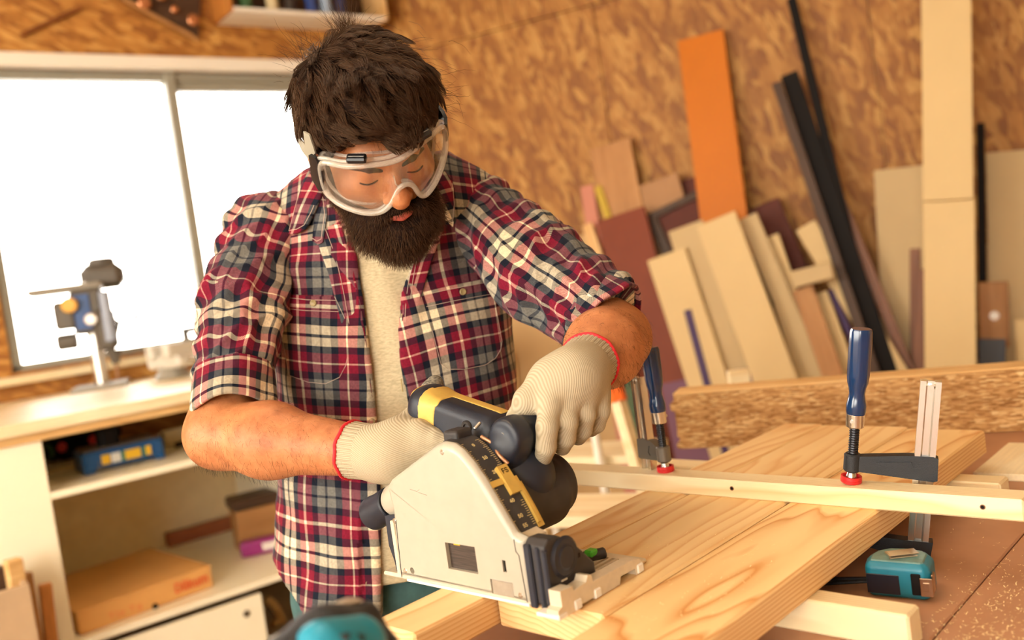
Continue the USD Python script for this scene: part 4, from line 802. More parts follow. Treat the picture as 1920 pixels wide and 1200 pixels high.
# the hands inside the gloves, coarse
def hand(H):                           # H: wrist, knuckles[4], finger paths[4], thumb path
    P = []
    for k in H["fingers"]:
        pts, rad = k
        for a_, b_, ra, rb in zip(pts[:-1], pts[1:], rad[:-1], rad[1:]): P.append((cone(a_, b_, ra, rb), .0035))
    return P
def path(*p): return [at(*q) for q in p]
HL = {"w": wrL, "fingers": [
    (path((1032, 752, 1.118), (1026, 800, 1.098), (1024, 838, 1.104), (1019, 856, 1.118)), (.0145, .0138, .0126, .0112)),
    (path((1062, 744, 1.132), (1064, 792, 1.112), (1061, 822, 1.122), (1054, 838, 1.140)), (.0142, .0135, .0122, .0110)),
    (path((1094, 742, 1.148), (1098, 778, 1.132), (1093, 806, 1.144), (1084, 820, 1.160)), (.0140, .0130, .0120, .0105)),
    (path((1118, 745, 1.164), (1126, 772, 1.154), (1119, 796, 1.166), (1108, 806, 1.180)), (.0130, .0118, .0108, .0095))],
    "thumb": (path((1030, 712, 1.140), (990, 752, 1.128), (972, 786, 1.142), (984, 832, 1.155), (986, 850, 1.157)), (.021, .0175, .0145, .0130, .0115))}
HRt = {"w": wrR, "fingers": [
    (path((786, 812, 1.198), (816, 822, 1.188), (842, 830, 1.186), (856, 834, 1.192)), (.0160, .0142, .0128, .0110)),
    (path((788, 832, 1.196), (816, 846, 1.190), (842, 852, 1.196), (858, 850, 1.21)), (.0155, .0140, .0125, .0110)),
    (path((778, 850, 1.200), (806, 866, 1.196), (832, 872, 1.205), (848, 866, 1.22)), (.0150, .0135, .0120, .0105)),
    (path((764, 866, 1.208), (788, 880, 1.204), (812, 886, 1.214), (826, 880, 1.226)), (.0140, .0122, .0110, .0095))],
    "thumb": (path((752, 818, 1.215), (780, 786, 1.236), (797, 755, 1.256), (809, 732, 1.270), (816, 719, 1.276)), (.022, .0180, .0150, .0140, .0118))}
def glove_prims(H, wr, el, grow=0.0):
    P = []
    for pts, rad in H["fingers"]:
        for a_, b_, ra, rb in zip(pts[:-1], pts[1:], rad[:-1], rad[1:]): P.append((cone(a_, b_, ra + grow, rb + grow), .0030))
    pts, rad = H["thumb"]
    for a_, b_, ra, rb in zip(pts[:-1], pts[1:], rad[:-1], rad[1:]): P.append((cone(a_, b_, ra + grow, rb + grow), .008))
    ax = unit(wr - el); mc = [f[0][0] for f in H["fingers"]]
    for k, m_ in enumerate(mc): P.append((cone(wr + (m_ - np.mean(mc, 0)) * 0.42, m_, 0.0235 + grow * (1.6 if grow else 0), 0.0165 + grow), .014))
    P.append((cone(H["thumb"][0][0], wr, 0.023 + grow * 1.5, 0.026 + grow), .02))
    for a_, b_ in zip(mc[:-1], mc[1:]): P.append((cone(a_, b_, 0.0138 + grow, 0.0138 + grow), .006))
    return P
for H, wr, el in ((HL, wrL, elL), (HRt, wrR, elR)): B += [(f, min(k, .006)) for f, k in glove_prims(H, wr, el, -0.0085)]
body = relax(nets(blend(B, .02), 0.0036), 3)
pobj("body", body, SKIN)

# gloves: knit with a grey coated palm
def glove(H, wr, el, label):
    ax = unit(wr - el)
    cuff0, cuff1 = wr - ax * 0.030, wr + ax * 0.022
    Fg_ = blend(glove_prims(H, wr, el) + [(cone(cuff0 + ax * 0.004, wr + ax * 0.01, 0.0375, 0.0365), .02)], .01)
    m = relax(nets(Fg_, 0.0019), 2)
    c_ = trimesh.Trimesh(m.vertices, m.faces, process=False); N = np.array(c_.vertex_normals); V = np.array(m.vertices)
    mc = np.mean([f[0][0] for f in H["fingers"]], 0); tips = np.array([f[0][-1] for f in H["fingers"]]); mid = np.mean([f[0][1] for f in H["fingers"]], 0)
    palm_n = unit(np.mean(tips, 0) - mc - (unit(mc - wr) * ((np.mean(tips, 0) - mc) @ unit(mc - wr))))
    tp = H["thumb"][0][-1]; th = H["thumb"][0]
    dth = np.min([np.linalg.norm(V - q, axis=1) for q in (th[-1], th[-2], (th[-1] + th[-2]) / 2)], 0)
    across = (V - mc) @ unit(mc - wr)
    w_ = np.clip((N @ palm_n - 0.25) * 3, 0, 1) * np.clip((across + 0.06) / 0.02, 0, 1); w_ = np.maximum(w_, np.clip((0.026 - dth) / 0.008, 0, 1))
    for f in H["fingers"]: w_ = np.maximum(w_, np.clip((0.0145 - np.linalg.norm(V - f[0][-1], axis=1)) / 0.006, 0, 1) * 0.8)
    u = np.stack([np.arctan2((V - wr) @ unit(np.cross(ax, [0, 0, 1.0])), (V - wr) @ unit(np.cross(ax, np.cross(ax, [0, 0, 1.0])))) * 0.035, (V - wr) @ ax], 1)
    # ribs run along the hand: a coordinate across the hand
    fdir = unit(np.array(H["fingers"][3][0][0]) - np.array(H["fingers"][0][0][0])); u = np.stack([(V - wr) @ fdir, (V - wr) @ ax], 1)
    p = pobj("glove", m, KNIT, uv=u, label=label)
    UsdGeom.PrimvarsAPI(p).CreatePrimvar("coat", Sdf.ValueTypeNames.FloatArray, "vertex").Set(Vt.FloatArray.FromNumpy(w_.astype(np.float32)))
    b1_ = unit(np.cross(ax, [0.3, 0.2, 1.0])); b2_ = np.cross(ax, b1_); t_ = np.linspace(0, 2 * np.pi, 60)
    tl_ = np.stack([cuff0 - ax * 0.026 + 0.0392 * (math.cos(x) * b1_ + math.sin(x) * b2_) + ax * 0.001 * math.sin(9 * x) for x in t_])
    R_ = []
    for s_, rr in ((-0.026, 0.0392), (-0.018, 0.0385), (0.0, 0.0375), (0.020, 0.0365), (0.030, 0.0360)):
        R_.append([cuff0 + ax * s_ + (rr + 0.0006 * math.sin(40 * x)) * (math.cos(x) * b1_ + math.sin(x) * b2_) for x in np.linspace(0, 2 * np.pi, 160, endpoint=False)])
    cf = loft(np.array(R_), caps=False); uvc = np.stack([np.tile(np.linspace(0, 2 * np.pi * 0.037, 160), 5), np.repeat([0, .008, .026, .046, .056], 160)], 1)
    if (cf.face_normals * (cf.triangles_center - cuff0)).sum() < 0: cf.invert()
    q = pobj("knit_cuff", cf, KNIT, p, uv=uvc); UsdGeom.PrimvarsAPI(q).CreatePrimvar("coat", Sdf.ValueTypeNames.FloatArray, "vertex").Set(Vt.FloatArray.FromNumpy(np.zeros(len(cf.vertices), np.float32)))
    pobj("red_hem", sweep(tl_, 0.0026, 8, caps=False), plain("red_overlock", srgb(216, 34, 44), 0.7, bump=0.6, bscale=900), p, label="red stitched edge of the glove's cuff")
KNIT = mat("glove_knit", {"uv": ("uvmap", {"attribute": "st"}), "m": ("mapping", {"scale": (270, 270, 1)}), "w": ("wave_texture", {"wave_type": "bands", "bands_direction": "x", "scale": 0.5, "distortion": 1.2, "detail": 1.0, "detail_scale": 0.6}), "w2": ("wave_texture", {"wave_type": "bands", "bands_direction": "y", "scale": 0.8, "distortion": 1.0, "detail": 1.0, "detail_scale": 0.6}), "wm": ("math", {"math_type": "multiply"}),
    "r": ("rgb_ramp", {"ramp": [(0.0, srgb(160, 146, 120)), (0.45, srgb(176, 162, 137)), (1.0, srgb(184, 170, 145))]}), "a": ("attribute", {"attribute": "coat"}), "tc": ("texture_coordinate", {}), "n": ("noise_texture", {"scale": 260.0, "detail": 3.0}), "rn": ("rgb_ramp", {"ramp": [(0.35, srgb(96, 92, 84)), (0.65, srgb(150, 142, 126))]}),
    "mx": ("mix_color", {}), "hm": ("mix_float", {}), "bm": ("bump", {"strength": 0.28, "distance": 0.0010}), "p": ("principled_bsdf", {"roughness": 0.9, "specular_ior_level": 0.2})},
    [("uv.UV", "m.vector"), ("m.vector", "w.vector"), ("m.vector", "w2.vector"), ("w.fac", "wm.value1"), ("w2.fac", "wm.value2"), ("w.fac", "r.fac"), ("tc.object", "n.vector"), ("n.fac", "rn.fac"), ("a.fac", "mx.fac"), ("r.color", "mx.a"), ("rn.color", "mx.b"), ("mx.result", "p.base_color"), ("a.fac", "hm.fac"), ("w.fac", "hm.a"), ("n.fac", "hm.b"), ("hm.result", "bm.height"), ("bm.normal", "p.normal")])
glove(HL, wrL, elL, "knit work glove on the front grip of the saw")
glove(HRt, wrR, elR, "knit work glove around the saw's rear handle")
# ---------------------------------------------------------------- his clothes
_lv = [(640, 800, 352, 1.475, .050), (590, 850, 385, 1.49, .082), (530, 915, 430, 1.51, .108), (502, 946, 480, 1.522, .120), (510, 960, 600, 1.535, .128), (519, 967, 700, 1.545, .132), (524, 966, 800, 1.55, .134), (526, 962, 900, 1.555, .134), (519, 958, 1000, 1.56, .137), (521, 955, 1080, 1.565, .139), (538, 950, 1210, 1.57, .139)]
_cs = np.array([at((l + r) / 2, y, d) for l, r, y, d, ry in _lv])[::-1]; _rx = np.array([(r - l) / 2 * d / F_PX for l, r, y, d, ry in _lv])[::-1]; _ry = np.array([v[4] for v in _lv])[::-1]
def slices(P):
    z = P[:, 2]; cx, cy = np.interp(z, _cs[:, 2], _cs[:, 0]), np.interp(z, _cs[:, 2], _cs[:, 1]); rx, ry = np.interp(z, _cs[:, 2], _rx), np.interp(z, _cs[:, 2], _ry)
    n = ((np.abs(P[:, 0] - cx) / rx) ** 2.25 + (np.abs(P[:, 1] - cy) / ry) ** 2.25) ** (1 / 2.25)
    return np.maximum((n - 1) * np.minimum(rx, ry), z - _cs[-1, 2])
slices.box = (_cs.min(0) - (.25, .2, 0.05), _cs.max(0) + (.25, .2, 0.0))
_sh = [(cone(at(612, 392, 1.50), at(498, 440, 1.505), .056, .052), .05), (cone(at(822, 366, 1.475), at(890, 386, 1.485), .054, .054), .05), (cone(at(612, 392, 1.50), at(822, 366, 1.49), .056, .054), .05)]
shirtF = blend([(slices, .05)] + _sh, .05)
def grad(Fn, P, e=0.002):
    return np.stack([Fn(P + d_) - Fn(P - d_) for d_ in np.eye(3) * e], 1) / (2 * e)
def hit(Fn, px, d0=0.9, off=0.0):      # where the lens' rays meet a surface, with normals
    px = np.atleast_2d(np.asarray(px, float)); D = np.array([unit(ray(*q)) for q in px]); t_ = np.full(len(px), d0)
    for _ in range(120): t_ = t_ + np.clip(Fn(CAM + D * t_[:, None]), -.02, .05) * 0.7
    P = CAM + D * t_[:, None]; N = grad(Fn, P); N /= np.linalg.norm(N, axis=1, keepdims=True) + 1e-9; return P + N * off, N
_el, _ = hit(shirtF, [(640, 385), (652, 425), (668, 480), (679, 560), (690, 640), (697, 700), (703, 760), (711, 860), (713, 950), (713, 1180)])
_er, _ = hit(shirtF, [(815, 385), (806, 425), (772, 490), (752, 560), (748, 620), (752, 680), (764, 740), (778, 790), (812, 880), (850, 1000), (865, 1180)])
_el, _er = _el[np.argsort(_el[:, 2])], _er[np.argsort(_er[:, 2])]
def edge_l(z): return np.interp(z, _el[:, 2], _el[:, 0])
def edge_r(z): return np.interp(z, _er[:, 2], _er[:, 0])
_hem, _ = hit(shirtF, [(519, 1055), (540, 1105), (575, 1150), (640, 1172), (713, 1165), (870, 1160), (950, 1080)])
_hem = _hem[np.argsort(_hem[:, 0])]
def yc(z): return np.interp(z, _cs[:, 2], _cs[:, 1])
def shirt_cut(P):
    d = shirtF(P); z = P[:, 2]
    op = np.maximum.reduce([edge_l(z) - P[:, 0], P[:, 0] - edge_r(z), P[:, 1] - yc(z)])
    d = np.maximum(d, -op); d = np.maximum(d, (np.interp(P[:, 0], _hem[:, 0], _hem[:, 2]) - z) * 0.8)
    nh = s_cone(nk + (0, 0.01, -0.015), nk + (0.0, -0.02, 0.16), .064, .07)(P); return np.maximum(d, -nh)
shirt_cut.box = (shirtF.box[0], shirtF.box[1] + (0, 0, .06))
# the weave: warp and weft share one stripe sequence
def stripes(seq, P=0.142):
    r, at_ = [], 0.0
    for w_, c_ in seq: r.append((at_ / P, tuple(v ** (1 / 2.2) for v in c_))); at_ += w_
    return r
_cr, _nv, _rd, _gr, _mv = srgb(232, 212, 176), srgb(16, 22, 36), srgb(116, 18, 42), srgb(112, 110, 104), srgb(60, 66, 74)
_seq = [(.0115, _cr), (.0040, _nv), (.0115, _cr), (.0095, _nv), (.0115, _rd), (.0045, _cr), (.0115, _rd), (.0095, _nv), (.0120, _gr), (.0035, _nv), (.0120, _gr), (.0095, _nv), (.0120, _rd), (.0022, _cr), (.0125, _rd), (.0095, _nv)]
_P = sum(w_ for w_, _c in _seq)
_rs = stripes(_seq, _P)
PLAID = mat("plaid_flannel", {"uv": ("uvmap", {"attribute": "st"}), "s": ("separate_xyz", {}), "ux": ("math", {"math_type": "multiply", "value2": 1 / _P}), "uy": ("math", {"math_type": "multiply", "value2": 1 / (_P * 1.2)}), "fx": ("math", {"math_type": "fraction"}), "fy": ("math", {"math_type": "fraction"}),
    "rx": ("rgb_ramp", {"ramp": _rs, "interpolate": False}), "ry": ("rgb_ramp", {"ramp": _rs, "interpolate": False}), "mt": ("mapping", {"scale": (900, 900, 1)}), "tw": ("wave_texture", {"wave_type": "bands", "bands_direction": "diagonal", "scale": 0.35, "distortion": 0.6}), "tr": ("map_range", {"from_min": 0.0, "from_max": 1.0, "to_min": 0.3, "to_max": 0.7}),
    "mx": ("mix_color", {}), "gm": ("gamma", {"gamma": 2.2}), "tc": ("texture_coordinate", {}), "fz": ("noise_texture", {"scale": 320.0, "detail": 3.0}), "fr": ("rgb_ramp", {"ramp": [(0.3, (0.78, 0.78, 0.78)), (0.7, (1.12, 1.12, 1.12))]}), "mm": ("mix_color", {"blend_type": "multiply", "fac": 1.0, "use_clamp": False}), "bm": ("bump", {"strength": 0.3, "distance": 0.001}),
    "p": ("principled_bsdf", {"roughness": 0.9, "specular_ior_level": 0.15, "sheen_weight": 0.08})},
    [("uv.UV", "s.vector"), ("s.x", "ux.value1"), ("s.y", "uy.value1"), ("ux.value", "fx.value1"), ("uy.value", "fy.value1"), ("fx.value", "rx.fac"), ("fy.value", "ry.fac"), ("uv.UV", "mt.vector"), ("mt.vector", "tw.vector"), ("tw.fac", "tr.value"), ("tr.result", "mx.fac"), ("rx.color", "mx.a"), ("ry.color", "mx.b"),
     ("tc.object", "fz.vector"), ("fz.fac", "fr.fac"), ("mx.result", "gm.color"), ("gm.color", "mm.a"), ("fr.color", "mm.b"), ("mm.result", "p.base_color"), ("fz.fac", "bm.height"), ("bm.normal", "p.normal")])
_c0 = (_seq[0][0] + _seq[1][0] / 2)               # where the cream pair's middle lies in the repeat
_al, _ = hit(shirtF, [(533, 622)]); _ar, _ = hit(shirtF, [(806, 604)]); _al, _ar = _al[0], _ar[0]
zsh = at(720, 430, 1.45)[2]
def arcx(P):
    z = P[:, 2]; zc_ = np.minimum(z, zsh - 0.06); cx, rx = np.interp(zc_, _cs[:, 2], _cs[:, 0]), np.interp(zc_, _cs[:, 2], _rx)
    q = np.clip((P[:, 0] - cx) / rx, -1, 1); front = (P[:, 1] < yc(z) + 0.03) | (z > zsh - 0.03)
    a = rx * np.arcsin(q * 0.97) * 0.86; return np.where(front, a, np.sign(q) * (rx * 2.4) - a)
def uv_shirt(P):
    mid = (edge_l(P[:, 2]) + edge_r(P[:, 2])) / 2; left = P[:, 0] < mid
    a0, a1 = arcx(_al[None])[0], arcx(_ar[None])[0]; X = arcx(P)
    cxz = lambda z: np.interp(np.minimum(z, zsh - 0.06), _cs[:, 2], _cs[:, 0])
    u = np.where(left, X + cxz(P[:, 2]) - a0 - cxz(_al[2]) - 0.12 * (P[:, 2] - _al[2]), X + cxz(P[:, 2]) - a1 - cxz(_ar[2]) + 0.06 * (P[:, 2] - _ar[2]))
    v = np.where(left, P[:, 2] - _al[2] + 0.16 * (P[:, 0] - _al[0]), P[:, 2] - _ar[2] - 0.11 * (P[:, 0] - _ar[0]))
    wsh = np.clip((P[:, 2] - zsh + 0.05) / 0.07, 0, 1); v = v + wsh * 0.85 * (P[:, 1] - 1.405)
    wob = meshkit.fbm(P * 9, 2, 3) - 0.5
    return np.stack([u + _c0 + 0.012 * wob, v + _c0 * 1.2 + 0.012 * (meshkit.fbm(P * 9, 2, 8) - 0.5)], 1)
def ridge(x): return 1 - np.abs(2 * x - 1)
m = relax(nets(shirt_cut, 0.0034), 1)
V = np.array(m.vertices); N = np.array(trimesh.Trimesh(V, m.faces, process=False).vertex_normals); on = np.clip(1 - np.abs(shirtF(V)) / 0.004, 0, 1)
uvs = uv_shirt(V); zt, zb = at(720, 430, 1.45)[2], at(720, 900, 1.45)[2]; low = np.clip((zt - 0.18 - V[:, 2]) / 0.25, 0, 1)
f1 = ridge(meshkit.fbm(np.stack([(V[:, 0] + 0.45 * V[:, 2]) * 15, V[:, 1] * 4, V[:, 2] * 3.0], 1), 2, 11)); f2 = ridge(meshkit.fbm(np.stack([(V[:, 0] - 0.7 * V[:, 2]) * 9, V[:, 1] * 4, (V[:, 2] + 0.3 * V[:, 0]) * 6], 1), 2, 21))
lo2 = np.clip((zb + 0.03 - V[:, 2]) / 0.12, 0, 1) * (V[:, 0] < edge_l(V[:, 2]) - 0.03)
f3 = ridge(meshkit.noise(np.stack([(V[:, 0] - 0.62 * V[:, 2]) * 16, V[:, 1] * 2, V[:, 2] * 1.0], 1), 5))
pl = np.exp(-((V[:, 0] - edge_l(V[:, 2]) + 0.018) / 0.016) ** 6) + np.exp(-((V[:, 0] - edge_r(V[:, 2]) - 0.018) / 0.016) ** 6)
V = V + N * (on * ((f1 - 0.7) * 0.012 * (0.45 + 0.5 * low) + (f2 - 0.7) * 0.010 + lo2 * (f3 - 0.6) * 0.016 + 0.0022 * pl))[:, None]
m.vertices = V
shirt = pobj("shirt", m, PLAID, uv=uvs, label="red, navy and cream plaid flannel shirt worn open")
TEE = mat("heather_cotton", {"tc": ("texture_coordinate", {}), "mp": ("mapping", {"scale": (160, 160, 420)}), "n": ("noise_texture", {"scale": 1.0, "detail": 3.0}), "r": ("rgb_ramp", {"ramp": [(0.3, srgb(176, 162, 132)), (0.7, srgb(206, 191, 158))]}), "bm": ("bump", {"strength": 0.2, "distance": 0.001}), "p": ("principled_bsdf", {"roughness": 0.9, "specular_ior_level": 0.15})},
    [("tc.object", "mp.vector"), ("mp.vector", "n.vector"), ("n.fac", "r.fac"), ("r.color", "p.base_color"), ("n.fac", "bm.height"), ("bm.normal", "p.normal")])
_ht, _ = hit(shirtF, [(713, 1104), (830, 1084)])
def teeF(P):
    nh = s_cone(nk + (0, 0.01, -0.02), nk + (0.0, -0.04, 0.14), .060, .075)(P)
    return np.maximum(np.maximum(shirtF(P) + 0.010, -nh), np.interp(P[:, 0], _ht[:, 0], _ht[:, 2]) - P[:, 2])
teeF.box = shirtF.box
m = relax(nets(teeF, 0.0045), 1); V = np.array(m.vertices); N = np.array(trimesh.Trimesh(V, m.faces, process=False).vertex_normals)
on = np.clip(1 - np.abs(shirtF(V) + 0.010) / 0.004, 0, 1); f = ridge(meshkit.noise(np.stack([(V[:, 0] + 0.25 * V[:, 2]) * 22, V[:, 1] * 2, V[:, 2] * 2.5], 1), 31)); m.vertices = V + N * (on * (f - 0.7) * 0.012)[:, None]
pobj("t_shirt", m, TEE, label="cream heather t-shirt under the open shirt")
_b1, _b2 = unit(np.cross(unit(nk + (0, -.03, .14) - nk), [1.0, 0, 0])), None; _ax = unit(np.array([0, -.03, .14])); _b2 = np.cross(_ax, _b1); tt_ = np.linspace(0, 2 * np.pi, 80)
JEAN = plain("teal_jeans", srgb(58, 92, 92), 0.85, vary=0.25, vscale=30, bump=0.4, bscale=700)
hipR, hipL = at(660, 1120, 1.585), at(830, 1105, 1.585)
ft = [np.array([hipR[0] - 0.03, hipR[1] + 0.02, 0.09]), np.array([hipL[0] + 0.03, hipL[1] + 0.02, 0.09])]
J = [(s_ell(at(742, 1090, 1.575), (0.172, 0.118, 0.11)), .05)] + [(cone(h_, np.array([f_[0], f_[1] - 0.03, 0.48]), .096, .074), .04) for h_, f_ in zip((hipR, hipL), ft)] + [(cone(np.array([f_[0], f_[1] - 0.03, 0.48]), f_, .072, .058), .04) for f_ in ft]
pobj("trousers", relax(nets(blend(J, .04), 0.007), 1), JEAN, label="faded teal jeans")
for f_ in ft: pobj("boot", relax(nets(blend([(cone(f_ + (0, 0, -0.01), f_ + (0, 0.01, -0.045), .048, .044), .02), (cone(f_ + (0, 0.02, -0.052), f_ + (0.0, -0.16, -0.056), .036, .034), .03)], .02), 0.006), 1), DARKRUB)

def on_shirt(px, off): return hit(shirtF, px, off=off)
def patch(poly, off, th, Fn=None, step=5.0, uvf=uv_shirt, bulge=0.0, smoothn=True):
    """a piece of cloth or film lying on a surface, from its outline as the photograph shows it"""
    from scipy.spatial import Delaunay
    from shapely.geometry import Point
    pg = _Poly(poly); n = max(8, int(pg.exterior.length / step)); E = np.array([pg.exterior.interpolate(s).coords[0] for s in np.linspace(0, pg.exterior.length, n, endpoint=False)])
    x0, y0, x1, y1 = pg.bounds; G = np.stack(np.meshgrid(np.arange(x0, x1, step), np.arange(y0, y1, step)), -1).reshape(-1, 2); ins = pg.buffer(-0.55 * step)
    G = np.array([g_ for g_ in G if ins.contains(Point(g_))]).reshape(-1, 2); Q = np.vstack([E, G]); T = Delaunay(Q).simplices
    T = np.array([t_ for t_ in T if pg.buffer(1e-3).contains(Point(Q[t_].mean(0)))])
    P, Nn = hit(Fn or shirtF, Q); 
    db = np.array([pg.exterior.distance(Point(q)) for q in Q]); hb = bulge * np.clip(db / 25, 0, 1)
    T0, B0 = P + Nn * (off + th + hb)[:, None] if np.ndim(hb) else P + Nn * (off + th), P + Nn * off; k = len(P)
    F_ = [T, T[:, ::-1] + k]; i = np.arange(n); j = (i + 1) % n; F_ += [np.stack([i, j, j + k], 1), np.stack([i, j + k, i + k], 1)]
    M = trimesh.Trimesh(np.vstack([T0, B0]), np.vstack(F_), process=False)
    if (M.face_normals[:len(T)] * (CAM - T0[T].mean(1))).sum() < 0: M.invert()
    return M, (np.vstack([uvf(P)] * 2) if uvf else None)
def stitch(px, off=0.0045, r=0.00034, Fn=None, n=40):
    s_ = spline([(x, y, 0) for x, y in px], n)[:, :2]; P, _n = hit(Fn or shirtF, s_, off=off); return sweep(P, r, 5)
THREAD = plain("cream_thread", srgb(206, 184, 166), 0.8)
def polyl(px, step=4): 
    px = np.array(px, float); out = []
    for a_, b_ in zip(px[:-1], px[1:]): out += list(a_ + (b_ - a_) * t_ for t_ in np.linspace(0, 1, max(2, int(np.linalg.norm(b_ - a_) / step)), endpoint=False))
    return np.array(out + [px[-1]])
def seam(px, off=0.003, r=0.00034): P, _n = hit(shirtF, polyl(px), off=off); return sweep(P, r, 5)
pk1 = [(526, 548), (580, 555), (629, 556), (652, 606), (656, 650), (650, 684), (638, 707), (612, 719), (580, 716), (545, 703), (534, 640)]
pk2 = [(793, 546), (850, 534), (916, 521), (924, 560), (938, 640), (936, 655), (926, 672), (908, 684), (870, 692), (838, 692), (826, 682), (810, 620)]
for pk, fl_, bt_, lab in ((pk1, [[(527, 556), (580, 562), (631, 563)], [(529, 577), (575, 582), (636, 584)]], (590, 568), "chest pocket on the side of the window"), (pk2, [[(796, 552), (850, 541), (917, 528)], [(799, 575), (850, 564), (921, 551)]], (866, 547), "chest pocket by the raised arm")):
    M, uv_ = patch(pk, 0.001, 0.0022); pk_ = pobj("pocket", M, PLAID, shirt, uv=uv_, label=lab)
    c_ = np.mean(pk, 0); inn = [tuple(c_ + (np.array(q) - c_) * 0.955) for q in pk]
    for line in fl_: pobj("stitching", seam(line, 0.0040), THREAD, pk_)
    pobj("stitching", seam(pk[2:], 0.0036), THREAD, pk_)
    P_, N_ = on_shirt([bt_], 0.004); fr_ = frame(N_[0]); bt = cat(lathe([(0.0, 0.001), (0.003, 0.001), (0.0042, 0.0022), (0.0052, 0.0020), (0.0055, 0.0008), (0.0055, 0.0), (0.0, 0.0)], 20))
    pobj("button", moved(bt, P_[0], fr_), plain("horn_button", srgb(150, 132, 92), 0.25), pk_)
for k, (bx_, by_) in enumerate([(701, 1092), (706, 790)]):
    P_, N_ = on_shirt([(bx_ - 8, by_)], 0.003); pobj("button", moved(bt, P_[0], frame(N_[0])), plain("horn_button", srgb(150, 132, 92), 0.25), shirt)
for line in ([(612, 430), (640, 520), (655, 600), (668, 680), (676, 740)], [(786, 470), (770, 560), (768, 640), (772, 700), (782, 760)], [(779, 480), (762, 560), (760, 640), (764, 700), (774, 760)]): pobj("stitching", stitch(line), THREAD, shirt)
for px_, ly in (((754, 600), 12), ((752, 722), 12), ((784, 548), 14)): 
    P_, N_ = on_shirt([(px_[0], px_[1] - ly), (px_[0] + 3, px_[1] + ly)], 0.0022); pobj("buttonhole", sweep(P_, 0.0011, 6), plain("buttonhole_thread", srgb(180, 160, 110), 0.8), shirt)
uv_col = lambda o_, an: (lambda P: (uv_shirt(P) @ np.array([[math.cos(an), -math.sin(an)], [math.sin(an), math.cos(an)]]).T + o_))
for poly_, o_, an, lab, off in (([(584, 330), (572, 352), (549, 443), (565, 440), (580, 431), (600, 392), (611, 362)], (0.075, 0.045), 0.35, "shirt collar leaf on the side of the window", 0.011), ([(598, 372), (611, 368), (616, 400), (609, 455), (600, 460), (589, 452), (592, 415)], (0.03, 0.06), 0.2, "folded collar stand", 0.006),
                                ([(832, 326), (846, 346), (851, 385), (847, 425), (836, 413), (820, 407), (812, 380), (812, 345)], (0.05, 0.05), -0.3, "shirt collar leaf under the beard's far side", 0.010)):
    M, uv_ = patch(poly_, off - 0.004, 0.004, uvf=uv_col(np.array(o_), an), step=4, bulge=0.004); cl = pobj("collar", M, PLAID, shirt, uv=uv_, label=lab)
    c_ = np.mean(poly_, 0); inn = [tuple(c_ + (np.array(q) - c_) * 0.86) for q in poly_[1:6]]; P_, _n = hit(shirtF, polyl(inn), off=off + 0.0045); pobj("stitching", sweep(P_, 0.00036, 5), THREAD, cl)
# the turned front bands along the opening
for pl_, ef, sg, lab in (([(592, 440), (618, 515), (640, 600), (660, 680), (682, 745), (696, 786), (702, 786), (699, 745), (692, 680), (684, 610), (671, 540), (656, 474), (640, 415)], edge_l, 1, "front band of the shirt on the window's side"), ([(812, 408), (776, 492), (756, 562), (752, 622), (756, 682), (768, 740), (777, 776), (806, 772), (798, 738), (788, 685), (783, 625), (787, 565), (806, 500), (832, 425)], edge_r, -1, "front band of the shirt on the side of the raised arm")):
    M, uv_ = patch(pl_, 0.0015, 0.0022, step=4, uvf=lambda P: np.stack([sg * (ef(P[:, 2]) - P[:, 0]) + 0.034, P[:, 2] * 1.0 + 0.05], 1)); pobj("front_band", M, PLAID, shirt, uv=uv_, label=lab)
